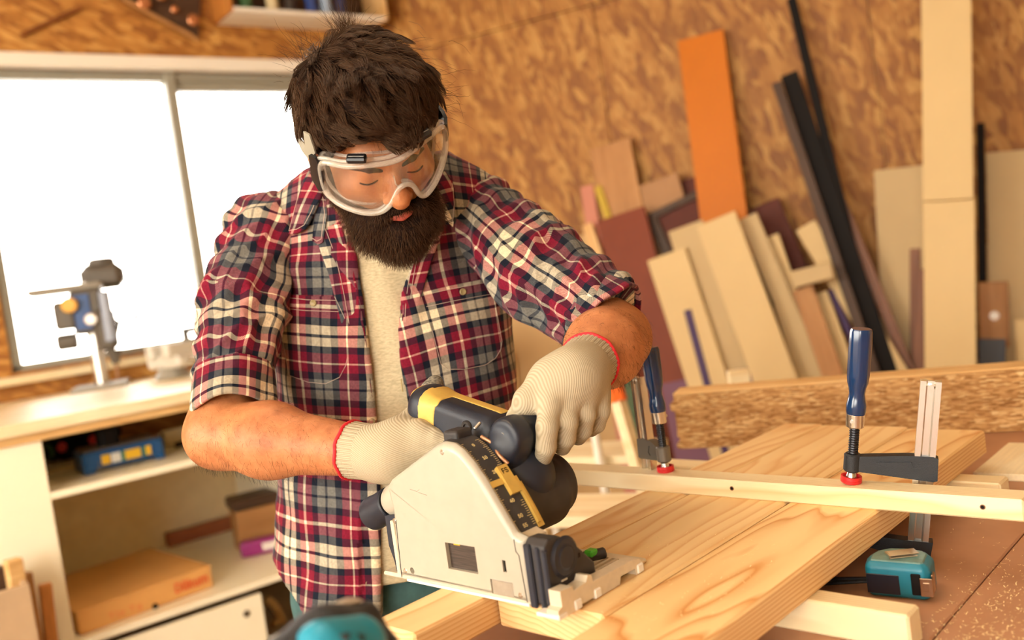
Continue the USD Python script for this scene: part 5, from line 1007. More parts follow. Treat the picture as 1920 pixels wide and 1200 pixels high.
# sleeves
def sleeve(axis_px, radii, cuff, offs, seed, lab, bump_dir):
    A = [at(*q) for q in axis_px]; Fs_ = blend([(cone(a_, b_, ra, rb), .03) for a_, b_, ra, rb in zip(A[:-1], A[1:], radii[:-1], radii[1:])], .03)
    ax = unit(A[-1] - A[0]); end = A[-1]; tdir = unit(A[-1] - A[-2])
    def F_(P): return np.maximum(Fs_(P), (P - end) @ tdir - 0.012)
    F_.box = Fs_.box; m = relax(nets(F_, 0.003), 1); V = np.array(m.vertices); N = np.array(trimesh.Trimesh(V, m.faces, process=False).vertex_normals)
    b1_ = unit(np.cross(ax, [0, 1.0, 0.2])); b2_ = np.cross(ax, b1_)
    t0 = np.linalg.norm(A[1] - A[0]); l1 = (V - A[0]) @ unit(A[1] - A[0]); s_ = np.where(l1 < t0, l1, t0 + (V - A[1]) @ unit(A[2] - A[1])); q = V - A[0]; q = q - (q @ ax)[:, None] * ax
    cen = np.where((l1 < t0)[:, None], A[0] + l1[:, None] * unit(A[1] - A[0]), A[1] + ((V - A[1]) @ unit(A[2] - A[1]))[:, None] * unit(A[2] - A[1])); q = V - cen
    ph = np.arctan2(q @ b2_, q @ b1_); r_ = np.mean(radii)
    Lt = t0 + np.linalg.norm(A[2] - A[1]); sn = s_ / Lt
    w1 = meshkit.fbm(np.stack([np.cos(ph) * 1.1 + s_ * 3, np.sin(ph) * 1.1, s_ * 20], 1), 2, seed); w2 = ridge(meshkit.noise(np.stack([np.cos(ph) * 1.6, np.sin(ph) * 1.6 + s_ * 9, s_ * 26 + np.cos(ph) * 1.5], 1), seed + 3)); w3 = meshkit.noise(np.stack([np.cos(ph) * 2.5, np.sin(ph) * 2.5, s_ * 7], 1), seed + 9)
    side = np.clip((N @ bump_dir), 0, 1)
    dsp = (w1 - 0.5) * 0.014 + (w2 - 0.6) * (0.009 + 0.006 * np.clip(sn - 0.3, 0, 1)) + (w3 - 0.5) * 0.010 + side * 0.004 * np.sin(s_ * 2 * np.pi / 0.042 + 2 * w3)
    m.vertices = V + N * (dsp * np.clip(1 - np.abs(Fs_(V)) / 0.004, 0, 1))[:, None]
    uv_ = np.stack([ph * r_ * 1.02 + offs[0] + 0.010 * (w1 - 0.5), s_ + offs[1] + 0.014 * (w2 - 0.5)], 1)
    sl = pobj("sleeve", m, PLAID, shirt, uv=uv_, label=lab)
    c0, c1, r0, r1 = at(*cuff[0]), at(*cuff[1]), cuff[2], cuff[3]; ca = unit(c1 - c0); L_ = np.linalg.norm(c1 - c0); e1 = unit(np.cross(ca, [0, 1.0, 0.2])); e2 = np.cross(ca, e1); tt = np.linspace(0, 2 * np.pi, 120, endpoint=False); R_, U_ = [], []
    prof = [(0.02, -0.006), (0.0, 0.0005), (0.01, 0.003), (0.25, 0.0034), (0.5, 0.003), (0.75, 0.0034), (0.95, 0.0036), (1.0, 0.002), (0.99, -0.002), (0.75, -0.004), (0.4, -0.005)]
    for s1, dr in prof:
        wob = 0.0045 * (meshkit.noise(np.stack([np.cos(tt) * 2.2, np.sin(tt) * 2.2, np.full(120, s1 * 1.2)], 1), seed + 5) - 0.5); rr = r0 + (r1 - r0) * s1 + dr + wob * 2
        sh_ = 0.005 * np.sin(2 * tt + seed) + 0.004 * np.sin(3 * tt)
        R_.append(c0 + ca * (s1 * L_ + sh_ * (0.3 + 0.7 * s1))[:, None] + rr[:, None] * (np.cos(tt)[:, None] * e1 + np.sin(tt)[:, None] * e2)); U_.append(np.stack([tt * r_ + offs[0] + 0.02, np.full(120, -s1 * L_ + offs[1] + 0.05)], 1))
    cf = loft(np.array(R_), caps=False); 
    if cf.face_normals[240 * 3 // 1:240 * 3 + 50] .sum() is None: pass
    tc_ = cf.triangles_center[700:900]; 
    if ((tc_ - (c0 + ((tc_ - c0) @ ca)[:, None] * ca)) * cf.face_normals[700:900]).sum() < 0: cf.invert()
    pobj("rolled_cuff", cf, PLAID, sl, uv=np.vstack(U_)); return sl
sleeve([(504, 440, 1.49), (456, 572, 1.43), (440, 715, 1.375)], (.069, .064, .0585), ((439, 692, 1.38), (438, 768, 1.355), .0590, .0580), (0.118, 0.018), 41, "sleeve rolled to the elbow, on the side of the window", np.array([-1.0, 0, 0]))
sleeve([(888, 396, 1.485), (1012, 506, 1.405), (1128, 588, 1.335)], (.064, .073, .063), ((1122, 582, 1.34), (1152, 602, 1.322), .0630, .0615), (0.062, 0.052), 57, "sleeve of the raised arm, rolled up above the elbow", unit([0.4, 0, 1.0]))
# ---------------------------------------------------------------- hair, beard, face
HAIRM = mat("dark_brown_hair", {"i": ("hair_info", {}), "r": ("rgb_ramp", {"ramp": [(0.0, srgb(24, 16, 12)), (0.5, srgb(42, 27, 20)), (0.85, srgb(78, 49, 31)), (1.0, srgb(146, 98, 62))]}), "wn": ("white_noise_texture", {"dimensions": "1D"}), "p": ("principled_bsdf", {"roughness": 0.42, "specular_ior_level": 0.35, "specular_tint": srgb(255, 210, 160)})},
    [("i.index", "wn.w"), ("wn.value", "r.fac"), ("r.color", "p.base_color")])
HAIRB = plain("hair_base", srgb(34, 23, 18), 0.95, vary=0.3, vscale=40, spec=0.08)
def hl(P): return (P - HC) @ HM        # into the head's frame
hairA = blend([(s_ell(Hd(0, -0.018, 0.026), (0.087, 0.108, 0.096), HM), .02), (s_ell(Hd(0.002, 0.002, 0.052), (0.082, 0.096, 0.066), HM), .03)], .03)
lock = blend([(cone(Hd(-0.008, 0.064, 0.092), Hd(0.008, 0.099, 0.050), 0.030, 0.015), .02), (cone(Hd(0.030, 0.060, 0.088), Hd(0.026, 0.092, 0.056), 0.026, 0.012), .02), (cone(Hd(-0.030, 0.062, 0.098), Hd(-0.030, 0.088, 0.072), 0.022, 0.012), .02)], .02)
def hairF(P):
    q = hl(P); d = hairA(P); g_ = 0.75 * q[:, 1] - 0.66 * q[:, 2] - 0.026; d = np.maximum(d, g_); d = np.maximum(d, -(q[:, 2] + 0.085))
    ear = np.maximum.reduce([-(q[:, 2] + 0.012) * -1 - 1, q[:, 2] - 0.010, -0.024 - q[:, 1]]); d = np.maximum(d, -np.maximum(q[:, 2] - 0.006 + 0.6 * np.abs(q[:, 1] + 0.004) - 0.012, 0.062 - np.abs(q[:, 0])))
    return smin(d, lock(P), .015)
hairF.box = (HC - 0.16, HC + 0.17)
m = relax(nets(hairF, 0.003), 2); V = np.array(m.vertices); N = np.array(trimesh.Trimesh(V, m.faces, process=False).vertex_normals); q = hl(V)
V = V + N * ((meshkit.fbm(np.stack([q[:, 0] * 60 + q[:, 1] * 30, q[:, 1] * 22, q[:, 2] * 40], 1), 3, 2) - 0.55) * 0.020)[:, None]; m.vertices = V
hair = pobj("hair", m, HAIRB, label="dark brown swept hair, short at the sides")
def curves(name, P, w0, parent, mt, label=None):     # P (n, k, 3): thin strands
    n, k = P.shape[:2]; c = UsdGeom.BasisCurves.Define(stage, path_of(parent) + "/" + numbered(path_of(parent), name)); c.CreateTypeAttr("linear")
    c.CreatePointsAttr(Vt.Vec3fArray.FromNumpy((P - PO).reshape(-1, 3).astype(np.float32))); c.CreateCurveVertexCountsAttr(Vt.IntArray([k] * n))
    w = np.tile(np.linspace(1, 0.25, k) ** 0.8, (n, 1)) * np.asarray(w0).reshape(-1, 1) * np.ones((n, 1)); c.CreateWidthsAttr(Vt.FloatArray.FromNumpy(w.reshape(-1).astype(np.float32))); c.SetWidthsInterpolation("vertex")
    UsdShade.MaterialBindingAPI.Apply(c.GetPrim()).Bind(mt); tag(c, label, None, None, "stuff"); return c
def grow(Fn, roots, d0, length, k, lift, rng, curl, grav, stick=0.0):
    P = [roots]; d = d0 / np.linalg.norm(d0, axis=1, keepdims=True); step = (length / (k - 1))[:, None]
    for i in range(k - 1):
        p = P[-1] + d * step; v = Fn(p); tgt = lift * (i + 1) / k
        g_ = grad(Fn, p); g_ /= np.linalg.norm(g_, axis=1, keepdims=True) + 1e-9; p = p + g_ * (np.maximum(tgt - v, 0) - stick * np.maximum(v - tgt, 0))[:, None]; P.append(p)
        d = d + curl * rng.normal(0, 1, d.shape) + np.array([0, 0, -grav]); d /= np.linalg.norm(d, axis=1, keepdims=True)
    return np.stack(P, 1)
rng = np.random.default_rng(77)
c_ = trimesh.Trimesh(m.vertices, m.faces, process=False); idx = rng.choice(len(c_.faces), 19000, p=c_.area_faces / c_.area_faces.sum()); R0 = c_.triangles_center[idx] + rng.normal(0, 0.001, (19000, 3)); N0 = c_.face_normals[idx]; q0 = hl(R0)
kp = (q0[:, 1] > -0.11) & (q0[:, 2] > -0.05); R0, N0, q0 = R0[kp], N0[kp], q0[kp]
nz = meshkit.noise(q0 * 30, 4) - 0.5; nz2 = meshkit.noise(q0 * 30, 14) - 0.5; nz3 = meshkit.noise(q0 * 34, 24)
rad = q0 - np.array([-0.035, -0.06, 0.10]); rad /= np.linalg.norm(rad, axis=1, keepdims=True)
dl = rad + np.array([0.35, 0.25, 0]) + np.stack([nz * 2.6, nz2 * 2.0, nz * 1.0], 1); dw = dl @ HM.T; dw = dw - N0 * (dw * N0).sum(1, keepdims=True); dw = dw / np.linalg.norm(dw, axis=1, keepdims=True) + N0 * 0.35
topf = np.clip((q0[:, 2] - 0.02) / 0.05, 0, 1); ln = (0.012 + 0.046 * topf) * rng.uniform(0.6, 1.3, len(R0))
k_ = 8; lift = 0.003 + (0.004 + 0.016 * nz3 ** 2) * topf * rng.uniform(0.5, 1, len(R0))
S_ = grow(hairF, R0, dw, ln, k_, lift, rng, 0.07, 0.05, stick=0.45)
from scipy.spatial import cKDTree                     # locks: strands close up on the nearest guide
gi = rng.choice(len(R0), 420, replace=False); _d, nn = cKDTree(R0[gi]).query(R0); G_ = S_[gi][nn]; tt_ = (np.linspace(0, 1, k_) ** 0.8)[None, :, None] * 0.82
S_ = S_ * (1 - tt_) + (G_ + (R0 - R0[gi][nn])[:, None, :] * 0.25) * tt_
wv_ = np.sin(np.linspace(0, 5.0, k_)[None, :] + 6.28 * meshkit.noise(q0 * 18, 9)[:, None]) * 0.0022 * topf[:, None]; S_ = S_ + wv_[:, :, None] * N0[:, None, :]
curves("strand", S_, rng.uniform(0.0005, 0.0009, len(R0)), hair, HAIRM, "loose strands over the swept hair")
# stray hairs and the tuft
def strays(n, cen, spread, dirl, ln, curl):
    r0 = np.array([Hd(*(np.array(cen) + rng.normal(0, spread, 3))) for _ in range(n)]); d_ = (np.array(dirl) + rng.normal(0, 0.28, (n, 3))) @ HM.T; return grow(hairF, r0, d_, ln * rng.uniform(0.5, 1.1, n), 9, np.full(n, 0.0005), rng, curl, 0.05)
ST = [strays(170, (0.004, -0.062, 0.112), 0.007, (0.1, -0.55, 0.8), 0.050, 0.10), strays(60, (-0.05, -0.060, 0.098), 0.012, (-0.35, -0.4, 0.6), 0.045, 0.14), strays(90, (0.078, 0.0, 0.05), 0.018, (0.9, 0.1, -0.3), 0.050, 0.18), strays(70, (-0.076, -0.01, 0.06), 0.02, (-0.7, -0.1, 0.1), 0.020, 0.15), strays(70, (0.03, 0.05, 0.118), 0.025, (0.5, 0.6, 0.2), 0.05, 0.15), strays(140, (0.01, 0.092, 0.066), 0.018, (0.25, 0.35, -0.85), 0.030, 0.14)]
curves("stray_strand", np.concatenate([s[:, :9] for s in ST]), 0.00042, hair, HAIRM, "wispy tuft and stray hairs")
bF = [(cone(Hd(s * 0.074, 0.018, -0.012), Hd(s * 0.060, 0.036, -0.055), 0.010, 0.015), .012) for s in (-1, 1)] + [(cone(Hd(s * 0.060, 0.036, -0.055), Hd(s * 0.034, 0.078, -0.096), 0.016, 0.027), .015) for s in (-1, 1)] + [(cone(Hd(s * 0.034, 0.078, -0.096), Hd(0, 0.092, -0.110), 0.027, 0.031), .015) for s in (-1, 1)]
bF += [(cone(Hd(0, 0.086, -0.106), Hd(0.0, 0.080, -0.128), 0.034, 0.026), .02), (cone(Hd(0, 0.110, -0.053), Hd(0.026, 0.102, -0.062), 0.0062, 0.0075), .006), (cone(Hd(0, 0.110, -0.053), Hd(-0.026, 0.102, -0.062), 0.0062, 0.0075), .006), (cone(Hd(0.026, 0.102, -0.062), Hd(0.038, 0.088, -0.085), 0.0075, 0.014), .008), (cone(Hd(-0.026, 0.102, -0.062), Hd(-0.038, 0.088, -0.085), 0.0075, 0.014), .008)]
_bb = blend(bF, .015)
def beardF(P):
    q = hl(P); mo = np.linalg.norm((q - np.array([0, 0.110, -0.0665])) / np.array([0.019, 0.020, 0.0062]), axis=1); return np.maximum(_bb(P), -(mo - 1) * 0.006)
beardF.box = _bb.box
m = relax(nets(beardF, 0.0026), 1); V = np.array(m.vertices); N = np.array(trimesh.Trimesh(V, m.faces, process=False).vertex_normals); m.vertices = V + N * ((meshkit.fbm(hl(V) * 90, 3, 5) - 0.5) * 0.006)[:, None]
beard = pobj("beard", m, HAIRB, label="full dark beard and moustache")
c_ = trimesh.Trimesh(m.vertices, m.faces, process=False); n = 13000; idx = rng.choice(len(c_.faces), n, p=c_.area_faces / c_.area_faces.sum()); R0 = c_.triangles_center[idx]; N0 = c_.face_normals[idx]; q0 = hl(R0)
dl = np.stack([q0[:, 0] * 5 + rng.normal(0, 0.2, n), np.full(n, 0.12) + rng.normal(0, 0.2, n), np.full(n, -0.9) + rng.normal(0, 0.2, n)], 1); dw = dl @ HM.T + N0 * 0.45
ln = np.where(q0[:, 2] > -0.075, 0.007, 0.014) * rng.uniform(0.6, 1.3, n)
curves("beard_strand", grow(beardF, R0, dw, ln, 5, np.full(n, 0.0008), rng, 0.16, 0.02), rng.uniform(0.0003, 0.00055, n), beard, HAIRM, "curly beard hairs")
LIP = plain("lip", srgb(204, 104, 92), 0.4)
pobj("lips", relax(nets(blend([(cone(Hd(-0.011, 0.1045, -0.0655), Hd(0.011, 0.1045, -0.0655), 0.0062, 0.0062), .006), (cone(Hd(0, 0.107, -0.0665), Hd(0, 0.107, -0.0668), 0.0066, 0.0066), .01)], .008), 0.0012), 1), LIP, label="red lower lip between moustache and beard")
for s in (-1, 1):
    pobj("eyebrow", relax(nets(blend([(cone(Hd(s * 0.013, 0.0915, 0.002), Hd(s * 0.030, 0.0920, 0.0075), 0.0046, 0.0048), .004), (cone(Hd(s * 0.030, 0.0920, 0.0075), Hd(s * 0.050, 0.076, 0.006), 0.0046, 0.0025), .004)], .004), 0.0012), 1), HAIRB)
    pobj("eyelashes", sweep(spline([Hd(s * 0.019, 0.0895, -0.0125), Hd(s * 0.031, 0.0922, -0.0155), Hd(s * 0.044, 0.0865, -0.0130)], 14), 0.0011, 6), HAIRB)
# short dark hair on the forearms
for (e_, w_, rr) in ((elR, wrR, .047), (elL, wrL, .046)):
    n = 1500; c_ = trimesh.Trimesh(body.vertices, body.faces, process=False); tt = ((c_.triangles_center - e_) @ (w_ - e_)) / ((w_ - e_) @ (w_ - e_)); dd = np.linalg.norm(c_.triangles_center - e_ - tt[:, None] * (w_ - e_), axis=1)
    ok = np.where((tt > -0.05) & (tt < 0.88) & (dd < 0.065))[0]; idx = rng.choice(ok, n); R0 = c_.triangles_center[idx] + rng.normal(0, 0.0012, (n, 3)); N0 = c_.face_normals[idx]; d_ = unit(w_ - e_)[None] * 0.5 + N0 * 0.35 + np.array([0, 0, -0.55]) + rng.normal(0, 0.3, (n, 3)); d_ /= np.linalg.norm(d_, axis=1, keepdims=True)
    L_ = rng.uniform(0.006, 0.013, n)[:, None]; curves("arm_hair", np.stack([R0 - N0 * 0.001, R0 + d_ * L_ * 0.5 + N0 * 0.0006, R0 + d_ * L_ + np.array([0, 0, -0.001])], 1), 0.00022, man, HAIRM, "short dark hairs on the forearm")

# ---------------------------------------------------------------- goggles
GO = Hd(0, 0.08, 0.0)
gog = thing("safety_goggles", "clear plastic safety goggles worn over the man's eyes", "goggles", GO)
def gobj(name, m, mt, parent=gog, smooth=True, label=None): return obj(name, moved(m, -GO), mt, parent, smooth=smooth, label=label)
def clear(name, fac, tint, rough, body_):
    return mat(name, {"t": ("transparent_bsdf", {"color": tint}), "g": ("glossy_bsdf", {"roughness": rough, "color": (1, 1, 1)}), "d": ("diffuse_bsdf", {"color": body_}), "lw": ("layer_weight", {"blend": 0.5}), "pw": ("math", {"math_type": "power", "value2": 3.0}), "f": ("math", {"math_type": "multiply_add", "value2": 0.55, "value3": 0.045}), "m1": ("mix_closure", {"fac": fac}), "m": ("mix_closure", {})}, [("t.BSDF", "m1.closure1"), ("d.BSDF", "m1.closure2"), ("lw.facing", "pw.value1"), ("pw.value", "f.value1"), ("f.value", "m.fac"), ("m1.closure", "m.closure1"), ("g.BSDF", "m.closure2")], surface="m.closure")
LENS = clear("goggle_lens", 0.02, (1, 1, 1), 0.03, srgb(230, 225, 215)); PVC = clear("goggle_soft_plastic", 0.28, (1, 1, 1), 0.12, srgb(236, 230, 216)); PVC2 = clear("goggle_skirt", 0.07, (1, 1, 1), 0.2, srgb(232, 226, 212))
def on_cyl(px, R=0.100, cy=0.016):      # a cylinder about the head's upright axis
    o = hl(CAM[None])[0]; out = []
    for q in px:
        d = unit(ray(*q)) @ HM; a, b, c = d[0] ** 2 + d[1] ** 2, 2 * (o[0] * d[0] + (o[1] - cy) * d[1]), o[0] ** 2 + (o[1] - cy) ** 2 - R * R; D = b * b - 4 * a * c
        t_ = (-b - math.sqrt(max(D, 0))) / (2 * a); out.append(o + d * t_)
    return np.array(out)
def cylF(P): q = hl(P); return np.hypot(q[:, 0], q[:, 1] - 0.016) - 0.100
cylF.box = (HC - 0.2, HC + 0.2)
rim_px = [(603, 307), (640, 311), (679, 311), (710, 308), (737, 303), (766, 288), (792, 268), (812, 251), (826, 239), (833, 243), (836, 271), (831, 304), (817, 341), (806, 358), (795, 367), (786, 364), (778, 352), (770, 346), (759, 346), (749, 353), (741, 367), (733, 382), (717, 396), (692, 400), (654, 391), (625, 374), (611, 356), (603, 331)]
def closed(P, n=160): 
    from scipy.interpolate import CubicSpline
    P = np.vstack([P, P[:1]]); s = np.r_[0, np.cumsum(np.linalg.norm(np.diff(P, axis=0), axis=1))]; return CubicSpline(s / s[-1], P, bc_type="periodic")(np.linspace(0, 1, n, endpoint=False))
rim = closed(on_cyl(rim_px)); W = lambda L_: HC + L_ @ HM.T
def loop(P, r, n=10): return sweep(np.vstack([P, P[:2]]), r, n, caps=False)
px2 = np.array(rim_px, float); M, _u = patch([tuple(p) for p in px2], -0.0006, 0.0014, Fn=cylF, step=6, uvf=None); gobj("lens", M, LENS, smooth=False, label="clear curved lens")
gobj("rim", loop(W(rim), 0.0038), PVC, label="thick clear rim around the lens")
out2 = rim.copy(); ctr = rim.mean(0); out2 = ctr + (rim - ctr) * np.array([1.03, 1.0, 1.07]); out2[:, 1] -= 0.010; gobj("rim_flange", loop(W(out2), 0.0030), PVC)
sk = ctr + (rim - ctr) * np.array([0.90, 1.0, 1.04]); sk[:, 1] = np.minimum(sk[:, 1] - 0.022, 0.094 - 0.35 * np.abs(sk[:, 0])); s2 = (out2 + sk) / 2; s2[:, 2] += 0.2 * (s2[:, 2] - ctr[2])
gobj("face_skirt", loft(np.array([W(rim), W(out2), W(s2), W(sk)]), caps=False), PVC2, label="soft clear skirt between rim and face"); gobj("skirt_edge", loop(W(sk), 0.0024), PVC)
BLK = plain("black_vent", srgb(24, 24, 28), 0.3)
for px_, an in (((669, 299), 0.04), ((792, 255), -0.55)):
    p_ = on_cyl([px_], R=0.103)[0]; n_ = unit([p_[0], p_[1] - 0.016, 0.55]); t_ = unit(np.cross([0, 0, 1.0], n_)); Rv = HM @ np.stack([t_, np.cross(n_, t_), n_], 1); gobj("vent", moved(box((-0.0125, -0.0065, -0.003), (0.0125, 0.0065, 0.006), 0.0022), HC + HM @ p_, Rv), BLK, smooth=30, label="black vent cap on the goggles' top edge")
    gobj("vent_slot", moved(box((-0.010, -0.0015, 0.0055), (0.010, 0.0, 0.0066), 0.0004), HC + HM @ p_, Rv), plain("vent_grey", srgb(120, 116, 110), 0.4), smooth=30)
gobj("nose_seam", sweep(W(on_cyl([(738, 330), (742, 345), (749, 352)], 0.099)), 0.0012, 6), PVC)
def strap(a0, a1, z0, hw, ex, th=0.0016):
    ang = np.linspace(a0, a1, 40); R_ = []
    for a_ in ang:
        b_ = np.array([ex[0] * math.cos(a_), ex[1] * math.sin(a_) - 0.008, 0.0]); nn = unit([math.cos(a_) / ex[0], math.sin(a_) / ex[1], 0]); zz = z0 + 0.035 * max(0, -math.sin(a_)) 
        R_.append([W((b_ + np.array([0, 0, zz + s * hw]) + nn * o)) for s, o in ((-1, 0), (1, 0), (1, th), (-1, th))])
    m = loft(np.array(R_)); 
    if m.volume < 0: m.invert()
    return m
STRAP = plain("strap_elastic", srgb(150, 143, 126), 0.8, bump=0.5, bscale=900)
gobj("strap", strap(math.pi * 0.86, math.pi * 2.14, 0.012, 0.011, (0.094, 0.122)), STRAP, smooth=30, label="grey elastic strap round the head")
M, _u = patch([(588, 286), (600, 292), (612, 318), (616, 352), (606, 352), (594, 330)], 0.0035, 0.0050, Fn=(lambda P: np.hypot(hl(P)[:, 0] / 0.98, hl(P)[:, 1] - 0.010) - 0.0985), step=3, uvf=None); gobj("strap_clip", M, BLK, smooth=30, label="black buckle joining strap and goggles on the window's side")
R_ = [[W(np.array([x_ + o_, y_, 0.012 + z_])) for z_, o_ in ((-0.013, 0), (0.013, 0), (0.013, 0.005), (-0.013, 0.005))] for x_, y_ in ((0.0950, 0.010), (0.0955, 0.030), (0.0930, 0.048), (0.0860, 0.064))]
M = loft(np.array(R_)); M.invert() if M.volume < 0 else None
gobj("strap_clip", M, BLK, smooth=30, label="black buckle joining strap and goggles, half under the hair")
M, _u = patch([(570, 246), (581, 252), (592, 286), (584, 300), (574, 280)], -0.001, 0.0022, Fn=(lambda P: np.hypot(hl(P)[:, 0] / 0.98, hl(P)[:, 1] - 0.010) - 0.0985), step=3, uvf=None); gobj("strap_end", M, STRAP, smooth=30, label="loose grey end of the elastic strap")
# ---------------------------------------------------------------- things on and under the long worktop
def wthing(name, label, c_, x, y, z, rz=0.0, group=None):
    return thing(name, label, c_, RW @ np.array([x, y, z]), rz=ANG_W + rz, group=group)
DARKM = plain("dark_machine_paint", srgb(92, 86, 78), 0.5)
MIDM = plain("grey_machine_paint", srgb(150, 144, 132), 0.45)
BLUEM = plain("blue_machine_paint", srgb(52, 84, 140), 0.4)
YEL = plain("yellow_plastic", srgb(238, 190, 50), 0.4)
GOLD = plain("amber_knob", srgb(222, 170, 70), 0.35)
CARD = plain("cardboard", srgb(222, 166, 96), 0.75, vary=0.06, vscale=8)
RED_PR = plain("red_print", srgb(226, 96, 50), 0.6)
p = wpt(190, 714, 4.20)
t = wthing("drill_press", "small drill press with dark motor, standing on the worktop before the window", "drill press", p[0], 4.20, 1.047, rz=-18)
obj("base", box((-0.11, -0.16, 0), (0.11, 0.10, 0.022), 0.006), MIDM, t)
obj("column", cyl((0, 0.03, 0.02), (0, 0.03, 0.46), 0.031), STEEL, t)
obj("head", cat(box((-0.062, -0.10, 0.24), (0.062, 0.07, 0.43), 0.015), box((0.02, -0.12, 0.16), (0.10, -0.03, 0.34), 0.02)), DARKM, t)
obj("blue_panel", box((-0.05, -0.108, 0.26), (0.015, -0.10, 0.41), 0.004), BLUEM, t)
obj("motor", cat(box((-0.02, 0.0, 0.425), (0.155, 0.15, 0.535), 0.03), cyl((0.07, 0.07, 0.525), (0.07, 0.07, 0.56), 0.055, bevel=0.01)), DARKM, t)
obj("belt_cover", box((-0.22, -0.09, 0.425), (0.07, 0.08, 0.455), 0.012), MIDM, t)
obj("side_box", cat(box((-0.13, -0.10, 0.27), (-0.05, 0.02, 0.39), 0.012), cyl((-0.14, -0.04, 0.22), (-0.06, -0.04, 0.22), 0.035, bevel=0.008)), DARKM, t)
obj("knob", cyl((-0.06, -0.10, 0.37), (-0.06, -0.145, 0.37), 0.032, bevel=0.006), GOLD, t)
obj("knob", cyl((0.012, -0.10, 0.30), (0.012, -0.14, 0.30), 0.026, bevel=0.005), STEEL, t)
obj("depth_cylinder", cyl((0.075, -0.115, 0.20), (0.075, -0.115, 0.41), 0.022), plain("pale_blue_grey", srgb(150, 160, 180), 0.4), t)
obj("chuck", cyl((0.075, -0.075, 0.16), (0.075, -0.075, 0.10), 0.032, 0.016, bevel=0.003), DARKM, t)
obj("drill_bit", cyl((0.075, -0.075, 0.10), (0.075, -0.075, 0.03), 0.006), plain("brown_steel", srgb(150, 110, 80), 0.4, 0.5), t)
for a_ in (0.2, 2.3, 4.4):
    e_ = np.array([0.11 + 0.075 * math.cos(a_), -0.06, 0.27 + 0.075 * math.sin(a_)]); obj("feed_lever", cat(cyl((0.11, -0.06, 0.27), e_, 0.007), trimesh.creation.icosphere(2, 0.013).apply_translation(e_)), DARKM, t)
p = wpt(322, 695, 4.0)
t = wthing("bench_vice", "pale grey vice with a black lever on the worktop beside the man's sleeve", "vice", p[0], 4.0, 1.05, rz=20)
obj("base", cyl((0, 0, 0), (0, 0, 0.05), 0.075, 0.05, bevel=0.006), MIDM, t)
obj("body", cat(box((-0.05, -0.12, 0.045), (0.05, 0.10, 0.10), 0.012), box((-0.07, 0.02, 0.09), (0.07, 0.07, 0.15), 0.008), box((-0.07, -0.09, 0.09), (0.07, -0.04, 0.15), 0.008)), plain("pale_grey_vice", srgb(206, 200, 188), 0.4), t)
obj("screw", cyl((0, -0.10, 0.075), (0, -0.20, 0.075), 0.012), STEEL, t)
obj("lever", cat(box((0.085, -0.02, 0.05), (0.105, 0.01, 0.20), 0.004), box((0.085, -0.02, 0.18), (0.24, 0.01, 0.205), 0.004)), DARKM, t)
# upper shelf
zs = z_s1
def on_shelf(px, py, z): return wz(px, py, z)
p = on_shelf(160, 893, zs); p2_ = on_shelf(312, 858, zs); ang = math.degrees(math.atan2(p2_[1] - p[1], p2_[0] - p[0])); Lb = float(np.linalg.norm((p2_ - p)[:2]))
t = wthing("tool_case", "blue plastic case with yellow inserts on the cupboard's upper shelf", "tool case", p[0], p[1] + 0.004, zs, rz=ang)
obj("body", cat(box((0, 0, 0.012), (Lb, 0.16, 0.075), 0.008), box((0, 0, 0), (0.04, 0.16, 0.02), 0.004), box((Lb - 0.03, 0, 0), (Lb, 0.16, 0.02), 0.004)), plain("blue_case", srgb(28, 84, 140), 0.35), t)
obj("lid", box((0.01, 0.01, 0.075), (Lb - 0.01, 0.15, 0.083), 0.003), plain("smoked_lid", srgb(92, 80, 70), 0.3), t)
xx = 0.10
for k, (w_, m_) in enumerate(((0.055, YEL), (0.06, plain("white_insert", srgb(228, 228, 222), 0.5)), (0.018, plain("green_insert", srgb(70, 130, 96), 0.5)), (0.10, YEL), (0.018, plain("green_insert", srgb(70, 130, 96), 0.5)), (0.035, YEL))):
    w_ *= Lb / 0.46; obj("insert", box((xx * Lb / 0.46, -0.004, 0.024), (xx * Lb / 0.46 + w_ * 0.9, 0.002, 0.058), 0.002), m_, t); xx += w_ / Lb * 0.46
p = on_shelf(222, 838, zs + 0.085)
t = wthing("drill_stand", "black upright tool standing behind the blue case's lid", "tool", p[0], p[1] + 0.12, zs, rz=10)
obj("foot", box((-0.07, -0.03, 0.0), (0.07, 0.06, 0.05), 0.01), DARKM, t); obj("upright", cat(box((-0.035, -0.02, 0.05), (0.035, 0.04, 0.15), 0.012), cyl((-0.01, 0.01, 0.15), (0.012, 0.01, 0.20), 0.028, 0.02, bevel=0.005)), BLACKB, t); obj("collar", cyl((0.03, -0.02, 0.165), (0.05, -0.02, 0.185), 0.014), STEEL, t)
p = on_shelf(95, 872, zs)
t = wthing("cordless_tool", "black handheld tool with red caps on the upper shelf beside the case", "power tool", p[0] + 0.03, p[1] + 0.03, zs, rz=16)
obj("body", nets(blend([(s_cone((0.0, 0.03, 0.05), (0.26, 0.03, 0.06), 0.045, 0.032), .02), (s_box((0.08, 0.03, 0.025), (0.05, 0.04, 0.025), 0.01), .02)], .02), 0.006), BLACKB, t, smooth=True)
obj("cap", cyl((-0.035, 0.0, 0.05), (-0.02, 0.0, 0.05), 0.034, bevel=0.005), plain("green_cap", srgb(60, 110, 70), 0.5), t)
for x in (0.02, 0.15): obj("red_cap", cyl((x, -0.018, 0.055), (x, -0.004, 0.055), 0.020, bevel=0.004), REDP, t)
p = on_shelf(92, 893, zs)
